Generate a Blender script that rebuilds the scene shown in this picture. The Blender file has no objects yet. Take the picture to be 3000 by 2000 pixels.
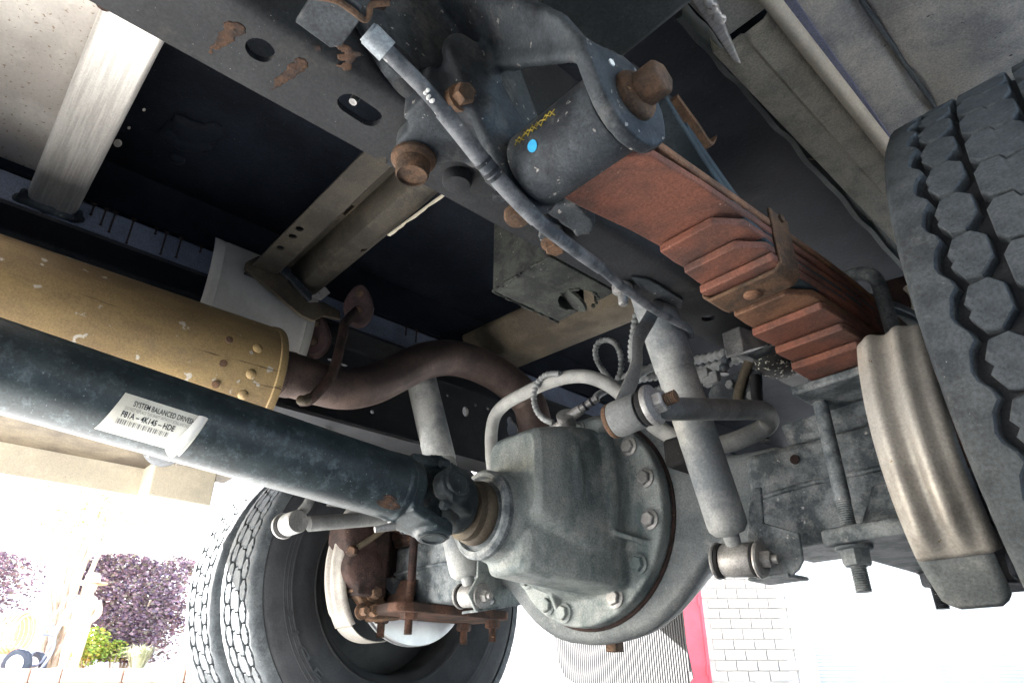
import bpy, bmesh, math, random
from mathutils import Vector, Matrix
random.seed(7)
S = bpy.context.scene
COL = S.collection
rad = math.radians
V = Vector

# ------------------------------------------------------------------ camera
F_PX = 1966.0
TILT = rad(27.9)
YAW = rad(48.0)
CAM = V((0.85, -1.0, 0.15))
FH = V((-math.sin(YAW), math.cos(YAW), 0))
RT = V((math.cos(YAW), math.sin(YAW), 0))
FWD = FH * math.cos(TILT) + V((0, 0, math.sin(TILT)))
UPV = -FH * math.sin(TILT) + V((0, 0, math.cos(TILT)))
cd = bpy.data.cameras.new('camera')
cam = bpy.data.objects.new('camera', cd)
COL.objects.link(cam)
cd.sensor_width = 36.0
cd.lens = 36.0 * F_PX / 3000.0
cd.clip_start = 0.02
cd.clip_end = 2000
m = Matrix((RT, UPV, -FWD)).transposed().to_4x4()
m.translation = CAM
cam.matrix_world = m
S.camera = cam

# ------------------------------------------------------------------ light
SUN_AZ = rad(207)      # the sun's compass direction in the XY plane
SUN_EL = rad(34)
w = bpy.data.worlds.new('World')
S.world = w
w.use_nodes = True
nt = w.node_tree
bg = nt.nodes['Background']
sky = nt.nodes.new('ShaderNodeTexSky')
sky.sky_type = 'NISHITA'
sky.sun_disc = False
sky.sun_elevation = SUN_EL
sky.sun_rotation = math.pi / 2 - SUN_AZ
sky.dust_density = 2.0
sky.ozone_density = 0.6
nt.links.new(sky.outputs[0], bg.inputs[0])
bg.inputs[1].default_value = 0.05
sd = bpy.data.lights.new('sun', 'SUN')
sd.energy = 5.0
sd.angle = rad(0.5)
sd.color = (1.0, 0.97, 0.93)
sun = bpy.data.objects.new('sun', sd)
COL.objects.link(sun)
sdir = V((math.cos(SUN_EL) * math.cos(SUN_AZ), math.cos(SUN_EL) * math.sin(SUN_AZ), math.sin(SUN_EL)))
sun.rotation_euler = (-sdir).to_track_quat('-Z', 'Y').to_euler()
sun.location = sdir * 30
S.view_settings.view_transform = 'Standard'
S.view_settings.look = 'None'
S.view_settings.gamma = 1
S.view_settings.use_curve_mapping = False
S.view_settings.exposure = 4.8
S.render.engine = 'CYCLES'
S.cycles.max_bounces = 10
S.cycles.diffuse_bounces = 6
S.cycles.glossy_bounces = 4

# ------------------------------------------------------------------ measuring: where a sight line of the photograph meets a known plane of the truck
def U(px, py, X=None, Y=None, Z=None, W=None):
    d = RT * ((px - 1500) / F_PX) + UPV * ((1000 - py) / F_PX) + FWD
    if X is not None: t = (X - CAM.x) / d.x
    elif Y is not None: t = (Y - CAM.y) / d.y
    elif Z is not None: t = (Z - CAM.z) / d.z
    else: t = W / (d.dot(FH))
    return CAM + d * t

# ------------------------------------------------------------------ materials
def mat(name, c1, c2=None, scale=18.0, rough=0.6, metal=0.0, spk=None, rust=None, bump=0.15, bscale=260.0,
        rough2=None, streak=None, detail=6.0, dust=None, spec=0.22, grit=0.36, scratch=None, contrast=(0.42, 0.58)):
    """base colour pair + speckles (colour, amount, scale) + patches (colour, amount, scale) + dry dust on downward relief"""
    mt = bpy.data.materials.new(name)
    mt.use_nodes = True
    n = mt.node_tree.nodes
    L = mt.node_tree.links.new
    b = n['Principled BSDF']
    b.inputs['Specular IOR Level'].default_value = spec
    tc = n.new('ShaderNodeTexCoord')
    co = tc.outputs['Object']
    if streak:
        mp = n.new('ShaderNodeMapping')
        mp.inputs['Scale'].default_value = streak
        L(co, mp.inputs[0]); co = mp.outputs[0]
    c2 = c2 or tuple(x * 0.6 for x in c1)

    def noise(sc, det=6.0, ro=0.6, src=None):
        q = n.new('ShaderNodeTexNoise')
        q.inputs['Scale'].default_value = sc
        q.inputs['Detail'].default_value = det
        q.inputs['Roughness'].default_value = ro
        L(src or tc.outputs['Object'], q.inputs['Vector'])
        return q.outputs['Fac']

    def ramp(fac, lo, hi):
        r = n.new('ShaderNodeMapRange')
        r.inputs['From Min'].default_value = lo
        r.inputs['From Max'].default_value = hi
        r.clamp = True
        L(fac, r.inputs['Value'])
        return r.outputs[0]

    def mix(fac, a, bb):
        q = n.new('ShaderNodeMix')
        q.data_type = 'RGBA'
        L(fac, q.inputs[0])
        for sock, val in ((q.inputs[6], a), (q.inputs[7], bb)):
            if hasattr(val, 'is_linked') or hasattr(val, 'links'): L(val, sock)
            else: sock.default_value = (*val, 1)
        return q.outputs[2]

    col = mix(ramp(noise(scale, detail, 0.65, co), *contrast), c1, c2)
    if dust:
        dc, amt, sc = dust
        col = mix(ramp(noise(sc, 8.0, 0.75), 0.62 - amt, 0.80 - amt * 0.6), col, dc)
    rfac = None
    if rust:
        rc, amt, sc = rust
        rfac = ramp(noise(sc, 7.0, 0.72), 0.70 - amt, 0.76 - amt)
        rc2 = mix(ramp(noise(sc * 6, 4.0), 0.35, 0.65), rc, tuple(x * 0.45 for x in rc))
        col = mix(rfac, col, rc2)
    if spk:
        sc_, amt, ss = spk
        col = mix(ramp(noise(ss, 3.0, 0.5), 0.74 - amt, 0.77 - amt), col, sc_)
    if scratch:
        mp2 = n.new('ShaderNodeMapping'); mp2.inputs['Scale'].default_value = scratch[1]; mp2.inputs['Rotation'].default_value = (0.35, 0.2, 0.5)
        L(tc.outputs['Object'], mp2.inputs[0])
        col = mix(ramp(noise(1.0, 4.0, 0.6, mp2.outputs[0]), 0.655, 0.70), col, scratch[0])
    if grit:
        gm = n.new('ShaderNodeMapRange')
        gm.inputs['From Min'].default_value = 0.28; gm.inputs['From Max'].default_value = 0.72
        gm.inputs['To Min'].default_value = 1.0 - grit; gm.inputs['To Max'].default_value = 1.0 + grit * 0.8
        L(noise(330.0, 3.0, 0.75), gm.inputs['Value'])
        gx = n.new('ShaderNodeMix'); gx.data_type = 'RGBA'; gx.blend_type = 'MULTIPLY'; gx.inputs[0].default_value = 1.0
        L(col, gx.inputs[6]); L(gm.outputs[0], gx.inputs[7]); col = gx.outputs[2]
    L(col, b.inputs['Base Color'])
    b.inputs['Metallic'].default_value = metal
    r2 = rough2 if rough2 is not None else min(1.0, rough + 0.2)
    rr = n.new('ShaderNodeMapRange')
    rr.inputs['To Min'].default_value = rough
    rr.inputs['To Max'].default_value = r2
    L(noise(scale * 2.3, 5.0), rr.inputs['Value'])
    if rfac is not None:
        mx = n.new('ShaderNodeMath'); mx.operation = 'MAXIMUM'
        sc2 = n.new('ShaderNodeMath'); sc2.operation = 'MULTIPLY'; sc2.inputs[1].default_value = 0.9
        L(rfac, sc2.inputs[0]); L(rr.outputs[0], mx.inputs[0]); L(sc2.outputs[0], mx.inputs[1])
        L(mx.outputs[0], b.inputs['Roughness'])
        if metal > 0:
            inv = n.new('ShaderNodeMapRange')
            inv.inputs['To Min'].default_value = metal; inv.inputs['To Max'].default_value = 0.0
            L(rfac, inv.inputs['Value']); L(inv.outputs[0], b.inputs['Metallic'])
    else:
        L(rr.outputs[0], b.inputs['Roughness'])
    if bump:
        bp = n.new('ShaderNodeBump')
        bp.inputs['Strength'].default_value = bump
        bp.inputs['Distance'].default_value = 0.003
        L(noise(bscale, 6.0, 0.7), bp.inputs['Height'])
        L(bp.outputs[0], b.inputs['Normal'])
    return mt

RUST = (0.19, 0.062, 0.022)
DUSTC = (0.36, 0.31, 0.25)
M = {}
M['rail'] = mat('frame paint', (0.036, 0.038, 0.042), (0.017, 0.019, 0.022), 9, 0.55, 0, ((0.25, 0.24, 0.22), 0.02, 420), (RUST, -0.06, 13), 0.2, 300, dust=((0.066, 0.064, 0.062), 0.07, 9), contrast=(0.35, 0.65))
M['black'] = mat('black undercoat', (0.010, 0.0135, 0.021), (0.0055, 0.0075, 0.012), 7, 0.5, 0, ((0.07, 0.07, 0.07), 0.02, 330), None, 0.5, 130, dust=((0.010, 0.013, 0.016), 0.05, 5), spec=0.10)
M['castdark'] = mat('dark cast steel', (0.06, 0.07, 0.08), (0.026, 0.03, 0.036), 16, 0.45, 0.15, ((0.30, 0.29, 0.27), 0.055, 120), (RUST, -0.05, 20), 0.3, 330, dust=((0.14, 0.14, 0.135), 0.1, 22))
M['castgrey'] = mat('grey cast iron', (0.27, 0.295, 0.29), (0.105, 0.132, 0.136), 12, 0.42, 0.1, ((0.05, 0.06, 0.06), 0.0, 240), ((0.20, 0.135, 0.06), 0.0, 17), 0.55, 300, dust=((0.34, 0.35, 0.335), 0.13, 17), contrast=(0.40, 0.60), streak=(1.0, 1.0, 0.35))
M['axle'] = mat('axle paint', (0.215, 0.235, 0.245), (0.075, 0.09, 0.10), 26, 0.55, 0.05, ((0.44, 0.44, 0.43), 0.035, 110), ((0.15, 0.10, 0.06), -0.06, 30), 0.35, 300, dust=((0.33, 0.335, 0.33), 0.09, 40))
M['housing'] = mat('axle housing paint', (0.20, 0.212, 0.215), (0.085, 0.10, 0.108), 7, 0.45, 0.05, ((0.07, 0.07, 0.07), 0.0, 150), ((0.15, 0.11, 0.07), -0.06, 14), 0.3, 260, dust=((0.33, 0.33, 0.32), 0.06, 20), contrast=(0.36, 0.64))
M['shock'] = mat('shock paint', (0.36, 0.365, 0.355), (0.17, 0.185, 0.195), 9, 0.55, 0.05, ((0.12, 0.12, 0.12), 0.0, 200), (RUST, -0.10, 40), 0.12, 300, grit=0.26)
M['galv'] = mat('zinc steel', (0.38, 0.37, 0.36), (0.22, 0.22, 0.22), 22, 0.42, 0.5, ((0.5, 0.49, 0.46), 0.03, 150), ((0.22, 0.12, 0.05), -0.05, 40), 0.15, 300)
M['swaybar'] = mat('sway bar paint', (0.20, 0.205, 0.205), (0.13, 0.135, 0.135), 18, 0.55, 0.05, ((0.34, 0.33, 0.31), 0.03, 130), (RUST, -0.08, 30), 0.15, 300, grit=0.26)
M['swaybarlit'] = mat('lit sway bar paint', (0.40, 0.40, 0.38), (0.30, 0.30, 0.29), 18, 0.6, 0.0, ((0.12, 0.12, 0.11), 0.02, 170), None, 0.12, 300, grit=0.16)  # paler copy of the sway bar paint, standing for light on the arch
M['shaft'] = mat('driveshaft paint', (0.024, 0.038, 0.045), (0.014, 0.023, 0.029), 26, 0.30, 0.1, ((0.20, 0.23, 0.24), 0.03, 330), ((0.15, 0.065, 0.03), -0.14, 15), 0.16, 420, dust=((0.10, 0.13, 0.145), 0.11, 50), spec=0.5)
M['yoke'] = mat('yoke forging', (0.045, 0.055, 0.06), (0.024, 0.03, 0.034), 30, 0.5, 0.2, ((0.22, 0.23, 0.23), 0.04, 200), (RUST, -0.10, 40), 0.3, 300)
M['muffler'] = mat('aluminised muffler', (0.42, 0.30, 0.145), (0.27, 0.19, 0.105), 7, 0.38, 0.45, ((0.58, 0.54, 0.47), 0.085, 42), ((0.17, 0.105, 0.06), -0.05, 26), 0.14, 220, streak=(1.0, 0.35, 1.0), dust=((0.20, 0.155, 0.115), 0.07, 6), scratch=((0.10, 0.065, 0.04), (16, 4, 90)), spec=0.4, grit=0.24)
M['pipe'] = mat('exhaust pipe', (0.115, 0.083, 0.072), (0.068, 0.050, 0.047), 10, 0.42, 0.35, ((0.16, 0.13, 0.11), 0.0, 120), ((0.20, 0.085, 0.035), -0.05, 14), 0.18, 260)
M['rust'] = mat('rusty steel', (0.088, 0.046, 0.032), (0.036, 0.025, 0.021), 26, 0.85, 0.0, ((0.32, 0.19, 0.10), 0.03, 120), None, 0.6, 240)
M['rustbolt'] = mat('rusty bolt steel', (0.16, 0.095, 0.06), (0.085, 0.06, 0.045), 45, 0.7, 0.25, ((0.26, 0.17, 0.10), 0.03, 150), None, 0.4, 300)
M['rustdark'] = mat('dark rusty iron', (0.05, 0.030, 0.026), (0.024, 0.017, 0.016), 26, 0.85, 0.0, ((0.2, 0.12, 0.08), 0.02, 150), None, 0.5, 240)
M['leaf'] = mat('rust-red spring leaf', (0.255, 0.105, 0.072), (0.135, 0.074, 0.060), 10, 0.72, 0.0, ((0.36, 0.22, 0.16), 0.025, 150), ((0.13, 0.105, 0.10), 0.04, 11), 0.35, 260)
M['leafedge'] = mat('orange spring leaf', (0.26, 0.135, 0.08), (0.14, 0.08, 0.055), 15, 0.72, 0.0, ((0.36, 0.24, 0.18), 0.02, 150), ((0.11, 0.095, 0.085), 0.0, 12), 0.35, 260)
M['leafdark'] = mat('dark spring leaf', (0.085, 0.085, 0.08), (0.05, 0.05, 0.05), 16, 0.6, 0.1, ((0.22, 0.2, 0.18), 0.03, 170), ((0.16, 0.09, 0.05), -0.03, 16), 0.3, 260)
M['helper'] = mat('blue-grey spring', (0.052, 0.072, 0.083), (0.032, 0.045, 0.055), 12, 0.5, 0.1, ((0.14, 0.14, 0.13), 0.03, 200), (RUST, -0.10, 14), 0.2, 260)
M['alu'] = mat('aluminium bar', (0.80, 0.78, 0.75), (0.62, 0.60, 0.575), 14, 0.34, 0.6, ((0.28, 0.22, 0.16), -0.02, 90), None, 0.06, 200, streak=(0.6, 14.0, 3.0), grit=0.14)
M['alusheet'] = mat('aluminium sheet', (0.80, 0.765, 0.72), (0.62, 0.585, 0.55), 8, 0.33, 0.5, ((0.40, 0.32, 0.25), 0.10, 150), None, 0.08, 120, grit=0.1)
M['steelsheet'] = mat('heat shield steel', (0.68, 0.66, 0.62), (0.58, 0.56, 0.52), 10, 0.45, 0.25, ((0.25, 0.2, 0.14), -0.05, 90), None, 0.06, 200, grit=0.1)
M['sill'] = mat('blue-grey sill paint', (0.17, 0.20, 0.27), (0.12, 0.14, 0.195), 9, 0.5, 0.0, ((0.3, 0.3, 0.32), 0.0, 250), None, 0.12, 250)
M['drip'] = mat('dried drip', (0.05, 0.033, 0.028), (0.03, 0.02, 0.018), 30, 0.6, 0, None, None, 0.1)
M['tan'] = mat('tan dusty panel', (0.52, 0.48, 0.39), (0.36, 0.335, 0.28), 15, 0.8, 0.0, ((0.40, 0.39, 0.36), 0.03, 160), ((0.12, 0.11, 0.09), -0.03, 12), 0.45, 160)
M['fender'] = mat('grey dusty fender', (0.52, 0.49, 0.43), (0.32, 0.31, 0.295), 7, 0.75, 0.0, ((0.09, 0.085, 0.08), 0.03, 70), ((0.11, 0.105, 0.11), -0.02, 8), 0.35, 120)
M['trim'] = mat('cream trim', (0.58, 0.53, 0.43), (0.48, 0.44, 0.36), 10, 0.55, 0.0, ((0.25, 0.22, 0.18), 0.0, 120), None, 0.1, grit=0.2)
M['bluegrey'] = mat('blue-grey edge paint', (0.24, 0.25, 0.34), (0.18, 0.19, 0.26), 10, 0.5, 0.0)
M['beam'] = mat('grey-green beam paint', (0.105, 0.115, 0.115), (0.07, 0.078, 0.08), 9, 0.55, 0.05, ((0.2, 0.2, 0.2), 0.02, 250), None, 0.2, 250)
M['shield'] = mat('dusty brake shield', (0.45, 0.425, 0.385), (0.29, 0.272, 0.248), 7, 0.36, 0.25, ((0.20, 0.145, 0.085), 0.015, 120), ((0.22, 0.19, 0.16), -0.04, 18), 0.2, 250, grit=0.26)
M['rubber'] = mat('tyre rubber', (0.072, 0.082, 0.090), (0.042, 0.049, 0.056), 22, 0.72, 0.0, ((0.26, 0.27, 0.27), 0.012, 160), None, 0.5, 330, dust=((0.11, 0.118, 0.122), 0.09, 40))
M['sidewall'] = mat('tyre sidewall', (0.034, 0.037, 0.042), (0.025, 0.027, 0.031), 14, 0.62, 0.0, ((0.12, 0.12, 0.12), 0.0, 240), None, 0.15, 200)
M['blackrubber'] = mat('rubber', (0.022, 0.022, 0.023), (0.014, 0.014, 0.015), 20, 0.65, 0, ((0.30, 0.30, 0.28), 0.03, 210), None, 0.3, 240)
M['bumpstop'] = mat('speckled rubber', (0.042, 0.042, 0.042), (0.028, 0.028, 0.028), 25, 0.75, 0, ((0.55, 0.54, 0.46), 0.13, 190), None, 0.3, 240)
M['brownrubber'] = mat('purple-brown rubber', (0.10, 0.062, 0.062), (0.06, 0.04, 0.042), 18, 0.7, 0, ((0.2, 0.15, 0.13), 0.03, 150), None, 0.3, 240)
M['rim'] = mat('wheel rim', (0.030, 0.031, 0.033), (0.02, 0.021, 0.023), 14, 0.45, 0.1, ((0.15, 0.14, 0.13), 0.0, 200), None, 0.1)
M['silver'] = mat('bright rim barrel', (0.66, 0.67, 0.69), (0.55, 0.56, 0.58), 16, 0.36, 0.7, None, None, 0.04, 200, streak=(20, 0.6, 0.6), grit=0.06)
M['cable'] = mat('cable sleeve', (0.17, 0.18, 0.195), (0.065, 0.073, 0.085), 34, 0.42, 0.0, ((0.42, 0.43, 0.43), 0.02, 110), None, 0.12, 240, grit=0.26)
M['ferrule'] = mat('cable ferrule', (0.34, 0.38, 0.41), (0.25, 0.28, 0.31), 30, 0.45, 0.2, ((0.4, 0.25, 0.15), -0.05, 90), None, 0.1)
M['conduit'] = mat('split loom conduit', (0.30, 0.31, 0.31), (0.17, 0.18, 0.18), 30, 0.6, 0.0, None, None, 0.1, grit=0.1)
M['whitepaint'] = mat('white paint', (0.78, 0.78, 0.76), (0.70, 0.70, 0.68), 12, 0.5, 0.0, None, None, 0.05, grit=0.04)
M['bluedot'] = mat('blue paint mark', (0.05, 0.42, 0.78), (0.04, 0.34, 0.66), 60, 0.6, 0, ((0.1, 0.15, 0.2), 0.0, 500), None, 0.1, grit=0.1)
M['yellow'] = mat('yellow crayon', (0.36, 0.28, 0.05), (0.20, 0.16, 0.05), 90, 0.8, 0, None, None, 0.1, grit=0.1)
M['sticker'] = mat('paper label', (0.66, 0.66, 0.60), (0.54, 0.53, 0.47), 20, 0.45, 0, ((0.3, 0.25, 0.2), -0.03, 150), None, 0.05, grit=0.08)
M['ink'] = mat('print ink', (0.03, 0.035, 0.04), (0.02, 0.02, 0.03), 30, 0.6, 0, None, None, 0, grit=0)
M['fineink'] = mat('fine print ink', (0.22, 0.22, 0.22), (0.17, 0.17, 0.17), 30, 0.6, 0, None, None, 0, grit=0)
M['boxgrime'] = mat('greasy box steel', (0.055, 0.060, 0.054), (0.026, 0.029, 0.029), 20, 0.75, 0.0, ((0.22, 0.22, 0.2), 0.04, 130), ((0.11, 0.08, 0.045), -0.02, 14), 0.5, 150)
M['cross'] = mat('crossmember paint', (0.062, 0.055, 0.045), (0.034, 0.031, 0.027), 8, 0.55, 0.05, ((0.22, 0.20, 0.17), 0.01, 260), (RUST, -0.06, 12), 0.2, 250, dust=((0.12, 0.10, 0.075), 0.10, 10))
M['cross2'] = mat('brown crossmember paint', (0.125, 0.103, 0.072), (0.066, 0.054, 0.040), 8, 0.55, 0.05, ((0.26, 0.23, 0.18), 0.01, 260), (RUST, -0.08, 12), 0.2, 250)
M['weld'] = mat('rusty weld spatter', (0.09, 0.052, 0.034), (0.036, 0.028, 0.026), 60, 0.8, 0, None, None, 0.6, 200)
M['flap'] = mat('ribbed mud flap rubber', (0.052, 0.053, 0.055), (0.046, 0.046, 0.048), 20, 0.6, 0, None, None, 0.1)

# ------------------------------------------------------------------ mesh helpers
def B(): return bmesh.new()

def frame(d):
    d = d.normalized()
    a = V((0, 0, 1)) if abs(d.z) < 0.9 else V((1, 0, 0))
    x = d.cross(a).normalized()
    return x, x.cross(d).normalized() * -1

def box(bm, c, s, R=None):
    vs = []
    for i in (-1, 1):
        for j in (-1, 1):
            for k in (-1, 1):
                p = V((i * s[0] / 2, j * s[1] / 2, k * s[2] / 2))
                if R is not None: p = R @ p
                vs.append(bm.verts.new(V(c) + p))
    for f in ((0, 1, 3, 2), (4, 6, 7, 5), (0, 4, 5, 1), (2, 3, 7, 6), (0, 2, 6, 4), (1, 5, 7, 3)):
        bm.faces.new([vs[i] for i in f])
    return bm

def bx(bm, x0, x1, y0, y1, z0, z1):
    return box(bm, ((x0 + x1) / 2, (y0 + y1) / 2, (z0 + z1) / 2), (abs(x1 - x0), abs(y1 - y0), abs(z1 - z0)))

def prism(bm, pts, vec):
    a = [bm.verts.new(V(p)) for p in pts]
    b = [bm.verts.new(V(p) + V(vec)) for p in pts]
    n = len(pts)
    bm.faces.new(a); bm.faces.new(b[::-1])
    for i in range(n): bm.faces.new((a[i], b[i], b[(i + 1) % n], a[(i + 1) % n]))
    return bm

def rings(bm, rs, close=True, cap=True):
    vv = [[bm.verts.new(p) for p in r] for r in rs]
    n = len(vv[0])
    for a, b in zip(vv, vv[1:]):
        for i in range(n if close else n - 1):
            j = (i + 1) % n
            bm.faces.new((a[i], a[j], b[j], b[i]))
    if cap and close:
        bm.faces.new(vv[0][::-1]); bm.faces.new(vv[-1])
    return bm

def circ(c, x, y, r, n, a0=0.0):
    return [V(c) + x * (r * math.cos(a0 + 2 * math.pi * i / n)) + y * (r * math.sin(a0 + 2 * math.pi * i / n)) for i in range(n)]

def cyl(bm, a, b, r0, r1=None, n=24):
    a, b = V(a), V(b)
    x, y = frame(b - a)
    r1 = r0 if r1 is None else r1
    return rings(bm, [circ(a, x, y, r0, n), circ(b, x, y, r1, n)])

def lathe(bm, prof, o, ax, n=40, cap=True):
    """prof: (radius, distance along ax)"""
    o, ax = V(o), V(ax).normalized()
    x, y = frame(ax)
    return rings(bm, [circ(o + ax * h, x, y, max(r, 1e-4), n) for r, h in prof], True, cap)

def smooth(pts, k=8, closed=False):
    pts = [V(p) for p in pts]
    out = []
    n = len(pts)
    for i in range(n - 1):
        p0 = pts[max(i - 1, 0)]; p1 = pts[i]; p2 = pts[i + 1]; p3 = pts[min(i + 2, n - 1)]
        for j in range(k):
            t = j / k
            out.append(0.5 * ((2 * p1) + (p2 - p0) * t + (2 * p0 - 5 * p1 + 4 * p2 - p3) * t * t + (3 * p1 - p0 - 3 * p2 + p3) * t ** 3))
    out.append(pts[-1])
    return out

def fillet(pts, r, k=7):
    pts = [V(p) for p in pts]
    out = [pts[0]]
    for a, b, c in zip(pts, pts[1:], pts[2:]):
        rr = min(r, (a - b).length * 0.48, (c - b).length * 0.48)
        p, q = b + (a - b).normalized() * rr, b + (c - b).normalized() * rr
        for i in range(k + 1):
            t = i / k
            out.append(p * (1 - t) ** 2 + b * (2 * t * (1 - t)) + q * t * t)
    out.append(pts[-1])
    return out

def tube(bm, pts, r, n=14, rf=None):
    pts = [V(p) for p in pts]
    d = (pts[1] - pts[0]).normalized()
    x, y = frame(d)
    rs = []
    for i, p in enumerate(pts):
        t = (pts[min(i + 1, len(pts) - 1)] - pts[max(i - 1, 0)]).normalized()
        x = (x - t * x.dot(t)).normalized()
        y = t.cross(x)
        rs.append(circ(p, x, y, rf(i / (len(pts) - 1)) if rf else r, n))
    return rings(bm, rs)

def hexhead(bm, p, ax, r, h, flange=0.0):
    p, ax = V(p), V(ax).normalized()
    x, y = frame(ax)
    if flange:
        lathe(bm, [(flange, -0.001), (flange, 0.0018), (r * 1.05, 0.0035)], p, ax, 24)
    a0 = random.random()
    rings(bm, [circ(p, x, y, r, 6, a0), circ(p + ax * h * 0.85, x, y, r, 6, a0), circ(p + ax * h, x, y, r * 0.86, 6, a0)])
    return bm

def ball(bm, c, r, u=16, v=10, sq=(1, 1, 1)):
    c = V(c)
    rs = []
    for j in range(1, v):
        a = math.pi * j / v
        rs.append([c + V((sq[0] * r * math.sin(a) * math.cos(2 * math.pi * i / u), sq[1] * r * math.sin(a) * math.sin(2 * math.pi * i / u), -sq[2] * r * math.cos(a))) for i in range(u)])
    return rings(bm, rs)

def thread(bm, a, b, r, pitch=0.0028):
    """threaded rod as a stack of ridged rings"""
    a, b = V(a), V(b)
    L_ = (b - a).length
    k = max(3, int(L_ / pitch))
    prof = []
    for i in range(k + 1):
        h = L_ * i / k
        prof.append((r, h))
        if i < k: prof.append((r * 0.86, h + L_ / k * 0.5))
    return lathe(bm, prof, a, b - a, 18)

def mesh_of(bm, name, mt, ang=38):
    bmesh.ops.recalc_face_normals(bm, faces=bm.faces)
    me = bpy.data.meshes.new(name)
    bm.to_mesh(me); bm.free()
    me.polygons.foreach_set('use_smooth', [True] * len(me.polygons))
    me.set_sharp_from_angle(angle=rad(ang))
    if mt: me.materials.append(M[mt] if isinstance(mt, str) else mt)
    return me

def obj(name, bm, mt, parent=None, bev=0.0, cast=None, ang=38, label=None, solid=0.0, sub=0):
    me = bm if isinstance(bm, bpy.types.Mesh) else mesh_of(bm, name, mt, ang)
    o = bpy.data.objects.new(name, me)
    COL.objects.link(o)
    if parent is not None:
        o.parent = parent
        root = parent
        off = V(root.location)
        while root.parent is not None:
            root = root.parent; off += V(root.location)
        o.location = -off
    if solid:
        q = o.modifiers.new('solid', 'SOLIDIFY'); q.thickness = solid; q.offset = 0
    if cast:
        q = o.modifiers.new('remesh', 'REMESH'); q.mode = 'VOXEL'; q.voxel_size = cast[0]; q.use_smooth_shade = True
        q = o.modifiers.new('smooth', 'SMOOTH'); q.factor = 0.5; q.iterations = cast[1]
    if bev:
        q = o.modifiers.new('bevel', 'BEVEL'); q.width = bev; q.segments = 2; q.limit_method = 'ANGLE'; q.angle_limit = rad(35)
    if sub:
        q = o.modifiers.new('sub', 'SUBSURF'); q.levels = sub; q.render_levels = sub
    if label: o['label'] = label
    return o

def thing(name, label, cat, loc=(0, 0, 0), group=None):
    o = bpy.data.objects.new(name, None)
    COL.objects.link(o)
    o.location = loc
    o.empty_display_size = 0.1
    o['label'] = label; o['category'] = cat
    if group: o['group'] = group
    return o

def tag(o, label, cat, group=None):
    o['label'] = label; o['category'] = cat
    if group: o['group'] = group
    return o

def structure(o, stuff=False):
    o['kind'] = 'stuff' if stuff else 'structure'
    return o

def cut(o, bmc):
    """subtract a cutter shape from a plate and keep the result as its mesh"""
    me = bpy.data.meshes.new('cutter'); bmesh.ops.recalc_face_normals(bmc, faces=bmc.faces); bmc.to_mesh(me); bmc.free()
    c = bpy.data.objects.new('cutter', me); COL.objects.link(c)
    c.location = o.matrix_basis.translation * 0
    off = V((0, 0, 0)); p = o
    while p is not None:
        off += V(p.location); p = p.parent
    q = o.modifiers.new('cut', 'BOOLEAN'); q.object = c; q.operation = 'DIFFERENCE'; q.solver = 'EXACT'; q.use_self = True
    bpy.context.view_layer.update()
    dg = bpy.context.evaluated_depsgraph_get()
    nm = bpy.data.meshes.new_from_object(o.evaluated_get(dg))
    o.modifiers.clear(); o.data = nm
    bpy.data.objects.remove(c); bpy.data.meshes.remove(me)
    nm.polygons.foreach_set('use_smooth', [True] * len(nm.polygons))
    nm.set_sharp_from_angle(angle=rad(30))
    return o

def text_mesh(s, size, bold=0.0):
    cu = bpy.data.curves.new('lettering', 'FONT')
    cu.body = s; cu.size = size; cu.offset = bold; cu.resolution_u = 3
    o = bpy.data.objects.new('lettering', cu); COL.objects.link(o)
    bpy.context.view_layer.update()
    dg = bpy.context.evaluated_depsgraph_get()
    me = bpy.data.meshes.new_from_object(o.evaluated_get(dg))
    bpy.data.objects.remove(o); bpy.data.curves.remove(cu)
    return me

# ================================================================== THE PLACE AROUND THE TRUCK
M['concrete'] = mat('concrete drive', (0.30, 0.30, 0.295), (0.245, 0.245, 0.245), 1.6, 0.85, 0, ((0.3, 0.29, 0.27), 0.0, 60), None, 0.3, 90)
M['soil'] = mat('bark mulch', (0.20, 0.12, 0.085), (0.11, 0.065, 0.05), 22, 0.95, 0, ((0.4, 0.3, 0.24), 0.05, 30), None, 0.8, 40)
M['block'] = mat('pink-tan block', (0.42, 0.29, 0.23), (0.35, 0.24, 0.19), 9, 0.85, 0, None, None, 0.3, 60)
M['brick'] = mat('cream brick', (0.46, 0.41, 0.36), (0.37, 0.335, 0.30), 3.1, 0.85, 0, None, None, 0.3, 60)
M['mortar'] = mat('mortar', (0.56, 0.53, 0.49), (0.50, 0.475, 0.44), 6, 0.9, 0)
M['red'] = mat('red door paint', (0.50, 0.07, 0.09), (0.45, 0.06, 0.075), 4, 0.45, 0)
M['bark'] = mat('pale bark', (0.42, 0.36, 0.29), (0.30, 0.25, 0.20), 9, 0.85, 0, None, None, 0.3, 60)
M['stone'] = mat('pale statue stone', (0.56, 0.48, 0.36), (0.47, 0.40, 0.30), 7, 0.8, 0)
M['orange'] = mat('orange hose', (0.74, 0.36, 0.22), (0.66, 0.30, 0.18), 8, 0.5, 0)
M['bluesteel'] = mat('blue-grey cart steel', (0.22, 0.26, 0.34), (0.18, 0.21, 0.28), 14, 0.5, 0.1)
M['carttyre'] = mat('cart tyre', (0.05, 0.06, 0.075), (0.04, 0.045, 0.06), 14, 0.7, 0)

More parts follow.
